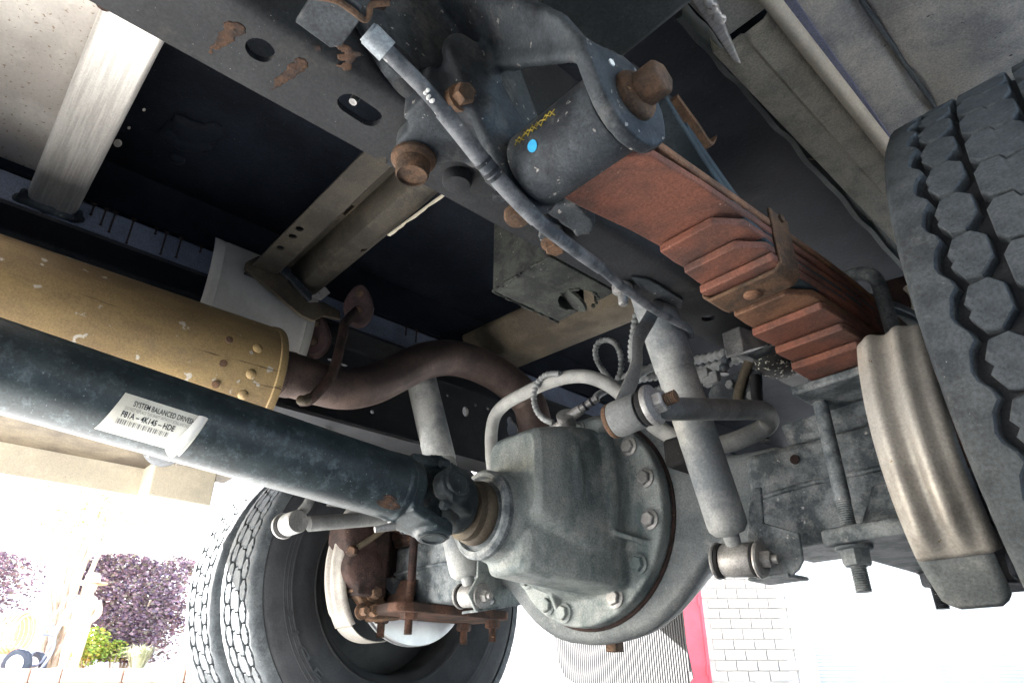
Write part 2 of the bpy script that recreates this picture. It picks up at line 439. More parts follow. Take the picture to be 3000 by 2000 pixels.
def leafmat(name, cols):
    mt = bpy.data.materials.new(name); mt.use_nodes = True
    n = mt.node_tree.nodes; L = mt.node_tree.links.new
    b = n['Principled BSDF']; b.inputs['Roughness'].default_value = 0.55
    g = n.new('ShaderNodeNewGeometry'); r = n.new('ShaderNodeValToRGB')
    r.color_ramp.interpolation = 'LINEAR'
    while len(r.color_ramp.elements) < len(cols): r.color_ramp.elements.new(0.5)
    for i, c in enumerate(cols):
        e = r.color_ramp.elements[i]; e.position = i / (len(cols) - 1); e.color = (*c, 1)
    L(g.outputs['Random Per Island'], r.inputs[0]); L(r.outputs[0], b.inputs['Base Color'])
    return mt

M['purple'] = leafmat('purple leaves', [(0.05, 0.032, 0.06), (0.11, 0.07, 0.11), (0.12, 0.105, 0.075), (0.15, 0.095, 0.14), (0.22, 0.14, 0.17)])
M['lime'] = leafmat('yellow-green leaves', [(0.10, 0.20, 0.02), (0.20, 0.28, 0.03), (0.30, 0.30, 0.05), (0.12, 0.22, 0.03), (0.34, 0.20, 0.05)])
M['pale'] = leafmat('pale grass blades', [(0.42, 0.45, 0.30), (0.55, 0.55, 0.42), (0.36, 0.42, 0.22)])
M['thin'] = leafmat('sparse tree leaves', [(0.12, 0.20, 0.06), (0.34, 0.13, 0.07), (0.16, 0.24, 0.09), (0.40, 0.20, 0.12)])

def leaves(bm, n, inside, size):
    for _ in range(n):
        p = inside()
        a = V((random.gauss(0, 1), random.gauss(0, 1), random.gauss(0, 1))).normalized()
        x, y = frame(a)
        s = size * random.uniform(0.6, 1.3)
        vs = [bm.verts.new(p + x * s * u + y * s * v_ * 0.62) for u, v_ in ((-1, 0), (-0.2, -1), (1, 0), (-0.2, 1))]
        bm.faces.new(vs)
    return bm

# ground
g = B(); box(g, (0, 0, -0.05), (260, 260, 0.1))
structure(obj('driveway', g, 'concrete'))

def BG(px, py, W): return U(px, py, W=W)
Z90 = V((0, 0, 1))

# raised planting bed on the left
bl = BG(-500, 1952, 7.2); br = BG(1250, 1985, 7.2)
BEDZ = 0.40
for p_ in (bl, br): p_.z = 0
g = B(); prism(g, [bl + FH * 0.16, br + FH * 0.16, br + FH * 7 + RT * 4, bl + FH * 7 - RT * 4], (0, 0, BEDZ - 0.03))
structure(obj('planting_bed', g, 'soil'))
kerb = thing('block_kerb', 'low kerb of pink-tan blocks edging the planting bed at left', 'kerb', bl)
bm_ = B(); box(bm_, (0, 0, 0), (0.29, 0.17, 0.125)); km = mesh_of(bm_, 'block', 'block')
nb = int((br - bl).length / 0.30)
for k in range(nb):
    for row in range(3):
        p_ = bl + (br - bl).normalized() * (0.3 * (k + (0.5 if row % 2 else 0)) + random.uniform(-.006, .006)) + FH * (0.09 + random.uniform(-.008, .008))
        p_.z = BEDZ - 0.065 - row * 0.13
        o = obj('block', km, None, kerb, bev=0.008)
        o.location = p_ - bl; o.rotation_euler = (0, 0, YAW + random.uniform(-.02, .02))

# purple hedges
def hedge(x0, x1, y0, y1, W, taper, n, label, nm='purple_shrub'):
    a = BG(x0, y1, W); b = BG(x1, y1, W); t = BG(x0, y0, W)
    c = (a + b) / 2; c.z = BEDZ
    wd = (b - a).length; h = t.z - BEDZ
    root = thing(nm, label, 'shrub', (c.x, c.y, BEDZ), 'purple shrubs in the bed')
    bumps = [(random.uniform(-1, 1), random.uniform(0, 1), random.uniform(-.16, .14)) for _ in range(22)]
    def ins():
        while True:
            v_ = random.random() ** 0.8
            hw = wd / 2 * (taper + (1 - taper) * min(1, v_ * 1.5)) * random.uniform(0.93, 1.03)
            u_ = random.uniform(-1, 1)
            lim = 1 + sum(bb * math.exp(-((u_ - ba) ** 2 + (v_ - bc) ** 2) * 14) for ba, bc, bb in bumps)
            zz = h * (0.10 + 0.92 * v_ * (1 - 0.10 * abs(u_ + 0.1) ** 3)) * min(1.04, lim)
            dd = random.uniform(-0.45, 0.45) if random.random() < 0.5 else -0.45 * random.uniform(0.75, 1.05)
            return c + RT * (u_ * hw * lim) + FH * (dd * wd * 0.55) + V((0, 0, zz))
    obj('foliage', leaves(B(), n, ins, 0.026), 'purple', root)
    s_ = B()
    for k in range(6):
        a_ = k / 6 * 6.28
        tube(s_, smooth([c + V((.03 * math.cos(a_), .03 * math.sin(a_), -.05)), c + V((.08 * math.cos(a_), .08 * math.sin(a_), h * .2)), c + V((.35 * wd * math.cos(a_), .2 * wd * math.sin(a_), h * .6))], 4), 0.012, 6)
    obj('stem', s_, 'bark', root)
hedge(215, 535, 1640, 1900, 9.0, 0.62, 15000, 'large purple-leaved shrub clipped flat on top behind the yellow-green shrub')
hedge(-320, 42, 1625, 1880, 9.4, 0.62, 9000, 'purple-leaved shrub cut by the left edge above the orange hose')

def bush(px, py, W, r, n, mt, label, nm, size, sq=(1, 1, .9)):
    c = BG(px, py, W)
    root = thing(nm, label, 'shrub', (c.x, c.y, BEDZ))
    def ins():
        d = V((random.gauss(0, 1), random.gauss(0, 1), random.gauss(0, 1))).normalized() * r * random.uniform(.45, 1.05)
        return c + V((d.x * sq[0], d.y * sq[1], d.z * sq[2]))
    obj('foliage', leaves(B(), n, ins, size), mt, root)
    s_ = B()
    for k in range(7):
        a_ = k * .9
        tube(s_, [V((c.x, c.y, BEDZ - .06)), c + V((math.cos(a_), math.sin(a_), .2)) * r * .55], 0.008, 5)
    obj('stem', s_, 'bark', root)
bush(262, 1893, 8.3, 0.23, 1500, 'lime', 'small yellow-green shrub in front of the large purple shrub', 'lime_shrub', 0.022)
bush(340, 1905, 8.6, 0.13, 420, 'lime', 'low green plant between yellow-green shrub and pale grass tuft', 'low_plant', 0.02)
c = BG(400, 1955, 8.0); c.z = BEDZ - .03
root = thing('grass_tuft', 'pale arching grass tuft beside the yellow-green shrub', 'grass', c)
g = B()
for k in range(420):
    a_ = random.uniform(0, 6.28); L_ = random.uniform(.2, .36); o_ = random.uniform(.25, .9)
    d = V((math.cos(a_), math.sin(a_), 0)); sx = V((-d.y, d.x, 0)) * .004
    p0 = c + d * random.uniform(0, .05)
    p1 = p0 + d * L_ * o_ * .4 + Z90 * L_ * .75; p2 = p0 + d * L_ * o_ + Z90 * L_ * (1.05 - o_ * .55)
    vs = [g.verts.new(q) for q in (p0 - sx, p0 + sx, p1 + sx, p2, p1 - sx)]
    g.faces.new(vs)
obj('blade', g, 'pale', root)

# multi-stemmed tree
c = BG(150, 1930, 8.7); c.z = BEDZ - .1
tree = thing('crape_myrtle_tree', 'pale multi-stemmed tree fanning out beside the large purple shrub', 'tree', c)
tips = []
for k in range(9):
    f_ = k / 8 - .45
    g = B()
    p1 = c + RT * (f_ * .25) + FH * random.uniform(-.1, .1) + Z90 * .5
    p2 = c + RT * (f_ * .85) + FH * random.uniform(-.3, .3) + Z90 * 1.5
    p3 = c + RT * (f_ * 1.8 + .2) + FH * random.uniform(-.6, .6) + Z90 * 2.9
    tube(g, smooth([c + RT * f_ * .1, p1, p2, p3], 6), .05, 8, lambda t: .05 * (1 - .7 * t))
    for q in range(7):
        s0 = p2.lerp(p3, q / 7); e0 = s0 + RT * random.uniform(-.6, .6) + FH * random.uniform(-.5, .5) + Z90 * random.uniform(.2, .8)
        tube(g, [s0, s0.lerp(e0, .5) + Z90 * .05, e0], .01, 5); tips.append((s0, e0))
    obj('trunk', g, 'bark', tree)
def ins():
    a_, b_ = random.choice(tips)
    return a_.lerp(b_, random.uniform(.3, 1.25)) + V((random.gauss(0, .14), random.gauss(0, .14), random.gauss(0, .14)))
obj('crown', leaves(B(), 1700, ins, .022), 'thin', tree)

# garden statue in a wide hat
c = BG(203, 1945, 8.0); c.z = BEDZ - .03
statue = thing('garden_statue', 'pale garden statue of a standing figure in a wide-brimmed hat', 'statue', c)
def at(u, v_, z): return c + RT * u - FH * v_ + Z90 * z
g = B()
for s_ in (-1, 1):
    tube(g, smooth([at(.055 * s_, 0, .03), at(.06 * s_, .01, .24), at(.05 * s_, 0, .46)], 4), .05, 12, lambda t: .042 + .022 * t)
    box(g, at(.058 * s_, .04, .03), (.09, .15, .06), Matrix.Rotation(YAW, 3, 'Z'))
    tube(g, smooth([at(.12 * s_, 0, .73), at(.175 * s_, .02, .60), at(.13 * s_, .10, .50), at(.05 * s_, .13, .50)], 4), .035, 10, lambda t: .042 - .012 * t)
lathe(g, [(.085, .42), (.11, .50), (.10, .58), (.12, .70), (.10, .77), (.045, .80), (.04, .84)], c, Z90, 20)
ball(g, at(0, .01, .88), .072, 14, 10, (1, 1, 1.15))
ball(g, at(0, .078, .875), .016)
obj('body', g, 'stone', statue, cast=(.012, 4))
g = B(); lathe(g, [(.02, .925), (.16, .915), (.165, .925), (.08, .94), (.075, 1.0), (.05, 1.03), (.01, 1.03)], c, Z90, 28)
obj('hat', g, 'stone', statue)

# hose reel cart
wc = BG(48, 1945, 7.35)
cart = thing('hose_reel_cart', 'two-wheeled cart carrying a reel of orange hose at the left edge', 'cart', (wc.x, wc.y, wc.z - .14))
for q in (0, 1):
    cc = wc + FH * (.34 * q) - RT * (.06 * q)
    g = B(); lathe(g, [(.085, -.03), (.12, -.04), (.14, -.025), (.145, 0), (.14, .025), (.12, .04), (.085, .03)], cc, FH, 32)
    wh = obj('wheel', g, 'carttyre', cart)
    g = B(); lathe(g, [(.02, -.045), (.085, -.03), (.088, 0), (.085, .03), (.02, .045)], cc, FH, 24); obj('hub', g, 'whitepaint', wh)
g = B()
for q in (.06, .28):
    b0 = wc + FH * q
    tube(g, fillet([b0 - RT * .1 - Z90 * .02, b0 + RT * .06, b0 + RT * .16 + Z90 * .40, b0 + RT * .30 + Z90 * .66], .1), .010, 8)
tube(g, [wc + FH * .06 + RT * .30 + Z90 * .66, wc + FH * .28 + RT * .30 + Z90 * .66], .010, 8)
tube(g, [wc - FH * .02, wc + FH * .36], .012, 8)
tube(g, [wc + FH * .06 + RT * .12 + Z90 * .28, wc + FH * .28 + RT * .12 + Z90 * .28], .012, 8)
obj('frame', g, 'bluesteel', cart)
g = B()
hc = wc + FH * .16 - RT * .24 + Z90 * .30
for k in range(11):
    r_ = .17 + .02 * (k % 2)
    pts = [hc + RT * ((k - 5) * .024) + FH * (r_ * math.cos(a_ * .3)) + Z90 * (r_ * math.sin(a_ * .3)) for a_ in range(22)]
    tube(g, pts, .0135, 8)
obj('hose_coil', g, 'orange', cart)
g = B(); tube(g, smooth([wc + RT * .1 + Z90 * .30, wc + RT * .27 + Z90 * .36 - FH * .05, wc + RT * .38 + Z90 * .14 - FH * .1, wc + RT * .30 - Z90 * .07 - FH * .1, wc + RT * .17 - Z90 * .13 - FH * .05], 8), .013, 8)
obj('hose_tail', g, 'bluesteel', cart)

# white outbuilding far behind the bed
a = BG(-700, 1500, 15.5); b = BG(1700, 1600, 15.5)
ob = thing('white_outbuilding', 'white low outbuilding wall behind the purple shrubs', 'building', (a.x, a.y, 0))
g = B(); a.z = b.z = 0; prism(g, [a, b, b + FH * 4, a + FH * 4], (0, 0, 3.0)); obj('wall', g, 'whitepaint', ob)
g = B(); prism(g, [a - FH * .3 - RT * .3 + Z90 * 3.0, a + FH * 2 - RT * .3 + Z90 * 4.0, a + FH * 4.3 - RT * .3 + Z90 * 3.0, a + FH * 4.3 - RT * .3 + Z90 * 2.95, a - FH * .3 - RT * .3 + Z90 * 2.95], (b - a) + RT * .6)
obj('roof', g, 'mortar', ob)

# brick house with red door and roller shutter on the right
HW = 8.0
hb = BG(1500, 2000, HW); hb.z = 0
def H(u, z, w=0.0): return hb + RT * u + FH * w + Z90 * z
def HU(px, py=1850): return (BG(px, py, HW) - BG(1500, py, HW)).dot(RT)
house = thing('brick_house', 'cream brick house wall seen between mud flap and white door frame', 'building', H(0, 0))
u0, u1 = HU(1600), HU(2318)
g = B(); prism(g, [H(u0 - 1.2, 0, .03), H(u1, 0, .03), H(u1, 0, .6), H(u0 - 1.2, 0, .6)], (0, 0, 3.4)); obj('mortar_wall', g, 'mortar', house)
g = B(); prism(g, [H(u1, 2.45, .03), H(u1 + 5.5, 2.45, .03), H(u1 + 5.5, 2.45, .6), H(u1, 2.45, .6)], (0, 0, .95)); obj('lintel_wall', g, 'brick', house)
g = B(); prism(g, [H(u0 - 1.8, 3.38, -.6), H(u1 + 6, 3.38, -.6), H(u1 + 6, 3.38, 1.2), H(u0 - 1.8, 3.38, 1.2)], (0, 0, .14)); obj('eave', g, 'whitepaint', house)
ud1 = HU(2058)
bms = []
for t_ in range(3):
    bm_ = B(); box(bm_, (0, 0, 0), (0.215, 0.05, 0.092))
    mt_ = M['brick'].copy(); mt_.name = 'cream brick'
    bms.append(mesh_of(bm_, 'brick', 'brick'))
row = 0
zz = 0.3
while zz < 2.35:
    uu = ud1 + .10 + (0.11 if row % 2 else 0)
    while uu < u1 - .08:
        o = obj('brick', random.choice(bms), None, house)
        o.location = H(uu + .0, zz + .046, .02 + random.uniform(-.004, .003)) - V(house.location); o.rotation_euler = (0, 0, YAW)
        uu += 0.226
    zz += .104; row += 1
door = thing('red_door', 'red painted door in the cream brick wall beside mud flap', 'door', H(ud1 - .45, 0))
g = B(); prism(g, [H(ud1 - .92, .05, -.01), H(ud1 - .0, .05, -.01), H(ud1, .05, .028), H(ud1 - .92, .05, .028)], (0, 0, 2.05)); obj('leaf', g, 'red', door)
g = B(); prism(g, [H(ud1, .03, -.03), H(ud1 + .03, .03, -.03), H(ud1 + .03, .03, .029), H(ud1, .03, .029)], (0, 0, 2.1)); obj('jamb', g, 'red', door)
g = B(); cyl(g, H(ud1 - .84, 1.0, -.06), H(ud1 - .84, 1.0, -.01), .03); obj('knob', g, 'galv', door)
g = B()
for hz in (.35, 1.05, 1.75): cyl(g, H(ud1 - .004, hz, -.034), H(ud1 - .004, hz + .1, -.034), .012, n=10)
obj('hinge', g, 'red', door)
gd = thing('roller_shutter', 'white ribbed roller garage door right of the brick wall', 'garage door', H(u1 + 2.6, 0))
ug0, ug1 = HU(2372), HU(2372) + 4.6
bm_ = B(); prism(bm_, [V((0, -.012, 0)), V((4.6, -.012, 0)), V((4.6, .012, .002)), V((0, .012, .002))], (0, 0, .030))
M['shutter'] = mat('shutter paint', (0.56, 0.54, 0.50), (0.51, 0.49, 0.455), 4, 0.5, 0, None, None, 0.05, grit=0.05)
sm = mesh_of(bm_, 'slat', 'shutter')
for k in range(66):
    o = obj('slat', sm, None, gd)
    o.location = H(ug0, .05 + k * .0365, .10) - V(gd.location); o.rotation_euler = (rad(16), 0, YAW)
g = B(); prism(g, [H(ug0 - .19, 0, -.05), H(ug0, 0, -.05), H(ug0, 0, .2), H(ug0 - .19, 0, .2)], (0, 0, 2.5)); obj('door_frame', g, 'whitepaint', gd, bev=.01)
g = B(); prism(g, [H(ug0 - .0, 2.44, -.05), H(ug0 + 4.7, 2.44, -.05), H(ug0 + 4.7, 2.44, .2), H(ug0, 2.44, .2)], (0, 0, .16)); obj('head_box', g, 'whitepaint', gd)
p = BG(2232, 1978, 6.4)
post = thing('timber_post', 'short weathered timber post top standing before the brick wall', 'post', (p.x, p.y, 0))
g = B(); cyl(g, (p.x, p.y, 0), p + Z90 * -.02, .05, .05, 14); ball(g, p - Z90 * .02, .05, 14, 8, (1, 1, .6)); obj('post_shaft', g, 'bark', post)

# ================================================================== THE TRUCK BODY
body = thing('truck_body', 'dark underside deck and side skirts of the truck body overhead', 'truck body', (0, 0, 0.6))
g = B(); bx(g, -1.2, 1.2, -4.0, 1.95, 1.035, 1.09); obj('deck', g, 'black', body)
for px, py, r_ in ((345, 420, .008), (378, 375, .003), (422, 322, .003), (555, 412, .004), (528, 466, .003)):
    p = U(px, py, Z=1.0345); obj('pale_spot', ball(B(), p, r_, 12, 8, (1.5, .8, .25)), 'steelsheet', body)  # pale spots set on the deck in place of bright holes through it
g = B()
for k in range(46):
    p = U(570 + random.gauss(0, 42), 390 + random.gauss(0, 26), Z=1.034); ball(g, p, random.uniform(.006, .02), 8, 6, (1, 1, .5))
obj('foam_sealant', g, 'black', body, cast=(.006, 2))
g = B(); bx(g, -1.2, 1.2, -4.0, 1.95, 1.092, 2.9); obj('box_body', g, 'whitepaint', body, bev=.03)
g = B(); bx(g, -1.16, -1.12, -1.15, -.43, .62, 1.034); obj('side_skirt', g, 'trim', body, label='cream side skirt on the far left side')
g = B(); bx(g, -1.165, -1.02, -.56, -.40, .60, .70); bx(g, -1.16, -1.12, -.43, -.40, .70, 1.03); obj('skirt_end_bracket', g, 'trim', body, bev=.004)
g = B(); bx(g, 1.12, 1.16, -4.0, -.60, .36, 1.034); obj('side_skirt', g, 'trim', body, label='unseen side skirt on the near right side, extended low to block light')  # out of view; reaches low to keep light off the right side
g = B(); bx(g, 1.12, 1.16, .55, 1.95, .58, 1.034); obj('side_skirt', g, 'beam', body)
g = B(); bx(g, -1.16, -1.12, .60, 1.95, .66, 1.034); obj('side_skirt', g, 'beam', body)
g = B(); bx(g, -1.1, 1.1, -6.2, -4.1, .45, 1.3); bx(g, -1.0, 1.0, -5.4, -4.1, 1.3, 2.2); obj('cab', g, 'whitepaint', body, bev=.05)
g = B(); bx(g, -1.15, 1.15, 1.60, 1.66, .665, .80); bx(g, -1.15, 1.15, 1.60, 1.9, .80, .82)
bump_ = thing('rear_bumper', 'cream rear bumper seen behind the right spring plate', 'bumper', (0, 1.6, .66)); obj('bumper_bar', g, 'trim', bump_, bev=.006)
g = B(); tube(g, [(-1.1, 1.60, .655), (1.1, 1.60, .655)], .006, 8); obj('edge_seal', g, 'blackrubber', bump_)
for sx in (-.4, .4):
    g = B(); bx(g, sx - .03, sx + .03, 1.5, 1.6, .68, 1.03); obj('bumper_arm', g, 'rail', bump_)

# aluminium floor sheet, cross bar
sh = tag(obj('floor_sheet', bx(B(), -.36, .44, -1.6, -.948, .953, .962), 'alusheet'), 'pale aluminium floor sheet at the top left corner', 'floor panel')
ab = thing('cross_bar', 'bare brushed aluminium cross bar bridging above the frame rails', 'cross bar', (0, -.98, .893))
obj('bar', bx(B(), -.366, .355, -1.017, -.942, .893, .951), 'alu', ab, bev=.007)
g = B()
for k in range(30):
    t_ = k / 29
    ball(g, (-.364 + random.uniform(-.002, .002), -1.027 + .095 * t_, .892 + random.uniform(-.004, .004)), random.uniform(.006, .010), 8, 6)
    if k < 14:
        ball(g, (-.364 + .0015 * k, -1.021, .896 + random.uniform(-.003, .003)), random.uniform(.004, .007), 8, 6)
        ball(g, (-.364 + .0015 * k, -.938, .896 + random.uniform(-.003, .003)), random.uniform(.004, .007), 8, 6)
obj('sealant_bead', g, 'castdark', ab, cast=(.003, 3))
p = U(305, 14, Z=.893)
obj('sealant_blob', ball(B(), p, .010, 12, 8, (1, 1, .35)), 'rust', ab, label='dark red sealant spot on the near end')

# blue-grey body sill over the left rail, with dried drips
sl = thing('body_sill', 'blue-grey body sill with dark dried drips above the far rail', 'sill', (-.40, -.6, .88))
obj('sill', bx(B(), -.44, -.366, -1.6, 1.6, .879, .937), 'sill', sl, bev=.006)
obj('sill_cap', bx(B(), -.44, -.360, -1.6, 1.6, .939, 1.033), 'black', sl)
for px, ln in ((262, .03), (297, .045), (325, .055), (380, .066), (448, .016), (478, .062), (522, .056), (582, .018), (632, .022), (700, .02), (1190, .03), (1220, .04)):
    p = U(px, 640 + (px - 262) * .36, X=-.3645)
    L_ = ln * .82
    g = B(); box(g, (-.3655, p.y, .938 - L_ / 2), (.0016, .0032, L_)); ball(g, (-.3655, p.y, .938 - L_), .0026, 8, 6); ball(g, (-.3655, p.y, .937), .005, 8, 6, (.3, 1, 1))
    obj('drip', g, 'drip', sl)

# right-hand outrigger beam and wheel-well sheets
tag(obj('cross_beam', bx(B(), .45, .60, -.615, -.455, .935, 1.03), 'beam', bev=.008), 'grey-green outrigger beam crossing above the spring eye', 'beam')
tag(obj('cross_beam', bx(B(), -1.1, -.51, -.62, -.46, .935, 1.03), 'beam', bev=.008), 'outrigger beam on the far side outside the left rail', 'beam')
seal = thing('rubber_seal', 'wavy grey rubber seal strip hanging beside the tan wheel-well panel', 'seal', (.54, 0, .98))
pts = []
for k in range(34):
    t_ = k / 33
    q = U(1990 + 690 * t_, 50 + 770 * t_ + 3 * math.sin(k * 1.1), Z=.985)
    pts.append(q + V((.0012 * math.sin(k * 1.7), 0, .0025 * math.sin(k * .9))))
g = B()
rs = [[q + V((-.006, 0, .0)), q + V((.004, 0, -.003)), q + V((.006, 0, .004)), q + V((.004, 0, .05)), q + V((-.004, 0, .05))] for q in smooth(pts, 3)]
rings(g, rs); obj('strip', g, 'beam', seal)
for px, py in ((2185, 255), (2210, 280), (2367, 465), (2385, 450), (2535, 640)):
    a = U(px, py, Z=.985); b = a + V((.018, .012, .004))
    obj('root_hair', tube(B(), smooth([a, a.lerp(b, .5) + V((0, 0, -.006)), b], 4), .0009, 5), 'bark', seal)
ww = thing('wheel_well_panel', 'tan dusty wheel-well panel between rubber seal and cream trim', 'panel', (.6, 0, .97))
g = B()
for j, (x_, z_) in enumerate(((.552, .985), (.556, .965), (.60, .960), (.615, .965), (.645, .962))):
    pass
prof = ((.553, 1.0), (.555, .968), (.575, .962), (.598, .965), (.603, .960), (.632, .962), (.650, .975))
rs = [[V((x_ - .016 * (y_ + .36), y_, z_)) for x_, z_ in prof] for y_ in [-.345 + .05 * k for k in range(22)]]
rings(g, rs, False, False); obj('sheet', g, 'tan', ww, solid=.002)
pn = thing('grey_panel', 'pale grey panel ahead of the tan wheel-well panel at the top edge', 'panel', (.6, -.4, .97))
g = B(); bx(g, .575, .66, -.75, -.35, .972, .978); obj('sheet', g, 'fender', pn)
gs = thing('aluminium_gusset', 'bright aluminium gusset plate by the outrigger beam at the top edge', 'gusset', (.57, -.4, .96))
z_ = .955
obj('plate', prism(B(), [U(1985, -60, Z=z_), U(2080, -60, Z=z_), U(2125, 80, Z=z_), U(2172, 190, Z=z_), U(2150, 182, Z=z_)], (0, 0, .014)), 'alu', gs, bev=.002)
g = B()
for px, py in ((2075, 8), (2088, 22), (2100, 40), (2112, 58), (2080, 30), (2095, 55)): ball(g, U(px, py, Z=z_ - .002), random.uniform(.006, .009), 8, 6, (1, 1, .6))
obj('sealant_bead', g, 'alusheet', gs, cast=(.002, 2))
tr = thing('trim_strip', 'cream rounded trim strip running along the wheel-well to the tyre', 'trim', (.645, 0, .96))
a, b = U(2225, -40, Z=.955), U(2640, 486, Z=.955)
obj('strip', tube(B(), [a + (a - b) * .3, a, b, b + (b - a) * .3], .0115, 14), 'trim', tr)
a2, b2 = U(2283, -40, Z=.962), U(2655, 486, Z=.962)
g = B(); rs = [[p_ + V((-.008, 0, 0)), p_ + V((.006, 0, -.002)), p_ + V((.006, 0, .012)), p_ + V((-.008, 0, .012))] for p_ in (a2 + (a2 - b2) * .3, b2 + (b2 - a2) * .3)]
rings(g, rs); obj('painted_edge', g, 'bluegrey', tr)
obj('sealant_end', ball(B(), U(2648, 470, Z=.955), .006, 10, 8), 'yellow', tr)
fd = thing('fender_sheet', 'grey dented fender sheet with a seam above the near tyre', 'fender', (.9, 0, .95))
def fsheet(prof, nx, y0, y1, dent):
    g = B(); rs = []
    for k in range(40):
        y_ = y0 + (y1 - y0) * k / 39
        row = []
        for i in range(nx):
            t_ = i / (nx - 1) * (len(prof) - 1); j = min(int(t_), len(prof) - 2); f_ = t_ - j
            x_ = prof[j][0] * (1 - f_) + prof[j + 1][0] * f_; zz = prof[j][1] * (1 - f_) + prof[j + 1][1] * f_
            zz += dent * (math.sin(x_ * 47 + y_ * 31) + math.sin(x_ * 23 - y_ * 41 + 1) + .6 * math.sin(y_ * 63 + x_ * 7))
            row.append(V((x_ - .02 * y_, y_, zz)))
        rs.append(row)
    return rings(g, rs, False, False)
obj('inner_sheet', fsheet(((.648, .975), (.655, .968), (.69, .970), (.715, .974), (.728, .985)), 14, -.95, .6, .0012), 'fender', fd, solid=.002)
obj('outer_sheet', fsheet(((.722, .990), (.732, .975), (.76, .968), (.86, .955), (1.0, .93), (1.118, .89)), 30, -.95, .6, .0022), 'fender', fd, solid=.002)
pp = [U(2510 + 270 * t_ / 10, -20 + 395 * t_ / 10, Z=.972) for t_ in range(11)]
obj('seam_bead', tube(B(), smooth([pp[0] + (pp[0] - pp[1]) * 3] + [q + V((random.uniform(-.001, .001), 0, 0)) for q in pp] + [pp[-1] + (pp[-1] - pp[-2]) * 6], 3), .0035, 8), 'beam', fd)

# ================================================================== FRAME
def cprof(xw, xi, z0, z1, th=.007, r=.014):
    """C-section: web at xw, flanges reaching xi"""
    s = 1 if xw > xi else -1
    out = [(xi, z0)]
    for k in range(5):
        a_ = rad(-90 + 22.5 * k); out.append((xw - s * r + s * r * math.cos(a_), z0 + r + r * math.sin(a_)))
    for k in range(5):
        a_ = rad(22.5 * k); out.append((xw - s * r + s * r * math.cos(a_), z1 - r + r * math.sin(a_)))
    out.append((xi, z1)); out.append((xi, z1 - th))
    for k in range(5):
        a_ = rad(90 - 22.5 * k); out.append((xw - s * r + s * (r - th) * math.cos(a_), z1 - r + (r - th) * math.sin(a_)))
    for k in range(5):
        a_ = rad(-22.5 * k); out.append((xw - s * r + s * (r - th) * math.cos(a_), z0 + r + (r - th) * math.sin(a_)))
    out.append((xi, z0 + th))
    return out

def slot(bm, a, b, r, z0, z1):
    a, b = V(a), V(b); d = (b - a).normalized() if (b - a).length > 1e-6 else V((0, 1, 0))
    x = V((-d.y, d.x, 0)); pts = []
    for k in range(9): t_ = rad(-90 + 22.5 * k); pts.append(b + d * (r * math.cos(t_)) + x * (r * math.sin(t_)))
    for k in range(9): t_ = rad(90 + 22.5 * k); pts.append(a + d * (r * math.cos(t_)) + x * (r * math.sin(t_)))
    for p_ in pts: p_.z = z0
    return prism(bm, pts, (0, 0, z1 - z0))

rail = thing('frame_rail', 'dark near frame rail with slotted holes running diagonally across the picture', 'frame rail', (.4, -1, .65), 'frame rails')
g = B(); prism(g, [V((x_, -4.2, z_)) for x_, z_ in cprof(.447, .358, .65, .876)], (0, 5.7, 0))
ro = obj('channel', g, 'rail', rail)
cb = B()
h1 = U(762, 148, Z=.65); cyl(cb, h1 + V((0, 0, -.02)), h1 + V((0, 0, .03)), .0125, n=20)
s1, s2 = U(1027, 305, Z=.65), U(1082, 342, Z=.65); slot(cb, s1, s2, .0125, .63, .68)
h3 = U(1120, 470, Z=.65); cyl(cb, h3 + V((0, 0, -.02)), h3 + V((0, 0, .03)), .006, n=14)
for y_ in (-1.3, -1.15, -.2, .05): cyl(cb, (.40, y_, .63), (.40, y_, .68), .010, n=16)
cut(ro, cb)
for y_ in (-.86, -.80):   # the rod and thread seen inside the slot
    pass
g = B(); thread(g, s1 + V((.003, -.02, .03)), s2 + V((.003, .03, .03)), .011, .004); obj('inner_thread', g, 'castdark', rail)
g = B(); cyl(g, s1 + V((.0, .002, .004)), s1 + V((.002, .012, .04)), .004, n=10); obj('inner_pin', g, 'galv', rail)
for px, py, r_ in ((1340, 520, .0165), (1515, 625, .0155)):
    p = U(px, py, Z=.649)
    obj('rivet', lathe(B(), [(r_, .002), (r_, -.006), (r_ * .85, -.011), (r_ * .3, -.0125)], p, V((0, 0, 1)) , 24), 'rail' if px < 1400 else 'rustbolt', rail)
# stitch welds: runs of rusty bead melted onto the flange
for (xa, ya, xb, yb) in ((690, 85, 610, 155), (885, 190, 790, 265)):
    g = B(); a, b = U(xa, ya, Z=.6495), U(xb, yb, Z=.6495)
    for k in range(16):
        t_ = k / 15; r_ = .011 * (1 - .55 * t_) * random.uniform(.85, 1.1)
        ball(g, a.lerp(b, t_) + V((random.uniform(-.002, .002), random.uniform(-.002, .002), .0008)), r_ * .8, 8, 6, (1, 1, .14))
    obj('weld_bead', g, 'weld', rail, cast=(.0018, 1))
p0_ = U(985, 155, Z=.6495); g = B()
for k in range(14): ball(g, p0_ + V((random.uniform(-.012, .012), random.uniform(-.016, .016), 0)), random.uniform(.003, .007), 8, 6, (1, 1, .22))
obj('weld_bead', g, 'weld', rail, cast=(.0018, 1))
# pressed stiffening ridge along the lower bend of the web
tube_pts = smooth([U(1085, 130, X=.447), U(1150, 185, X=.452), U(1215, 262, X=.452), U(1228, 300, X=.447)], 6)
obj('pressed_ridge', tube(B(), tube_pts, .012, 12, lambda t: .004 + .013 * math.sin(math.pi * min(1, .15 + t * .85))), 'rail', rail, cast=(.004, 4))
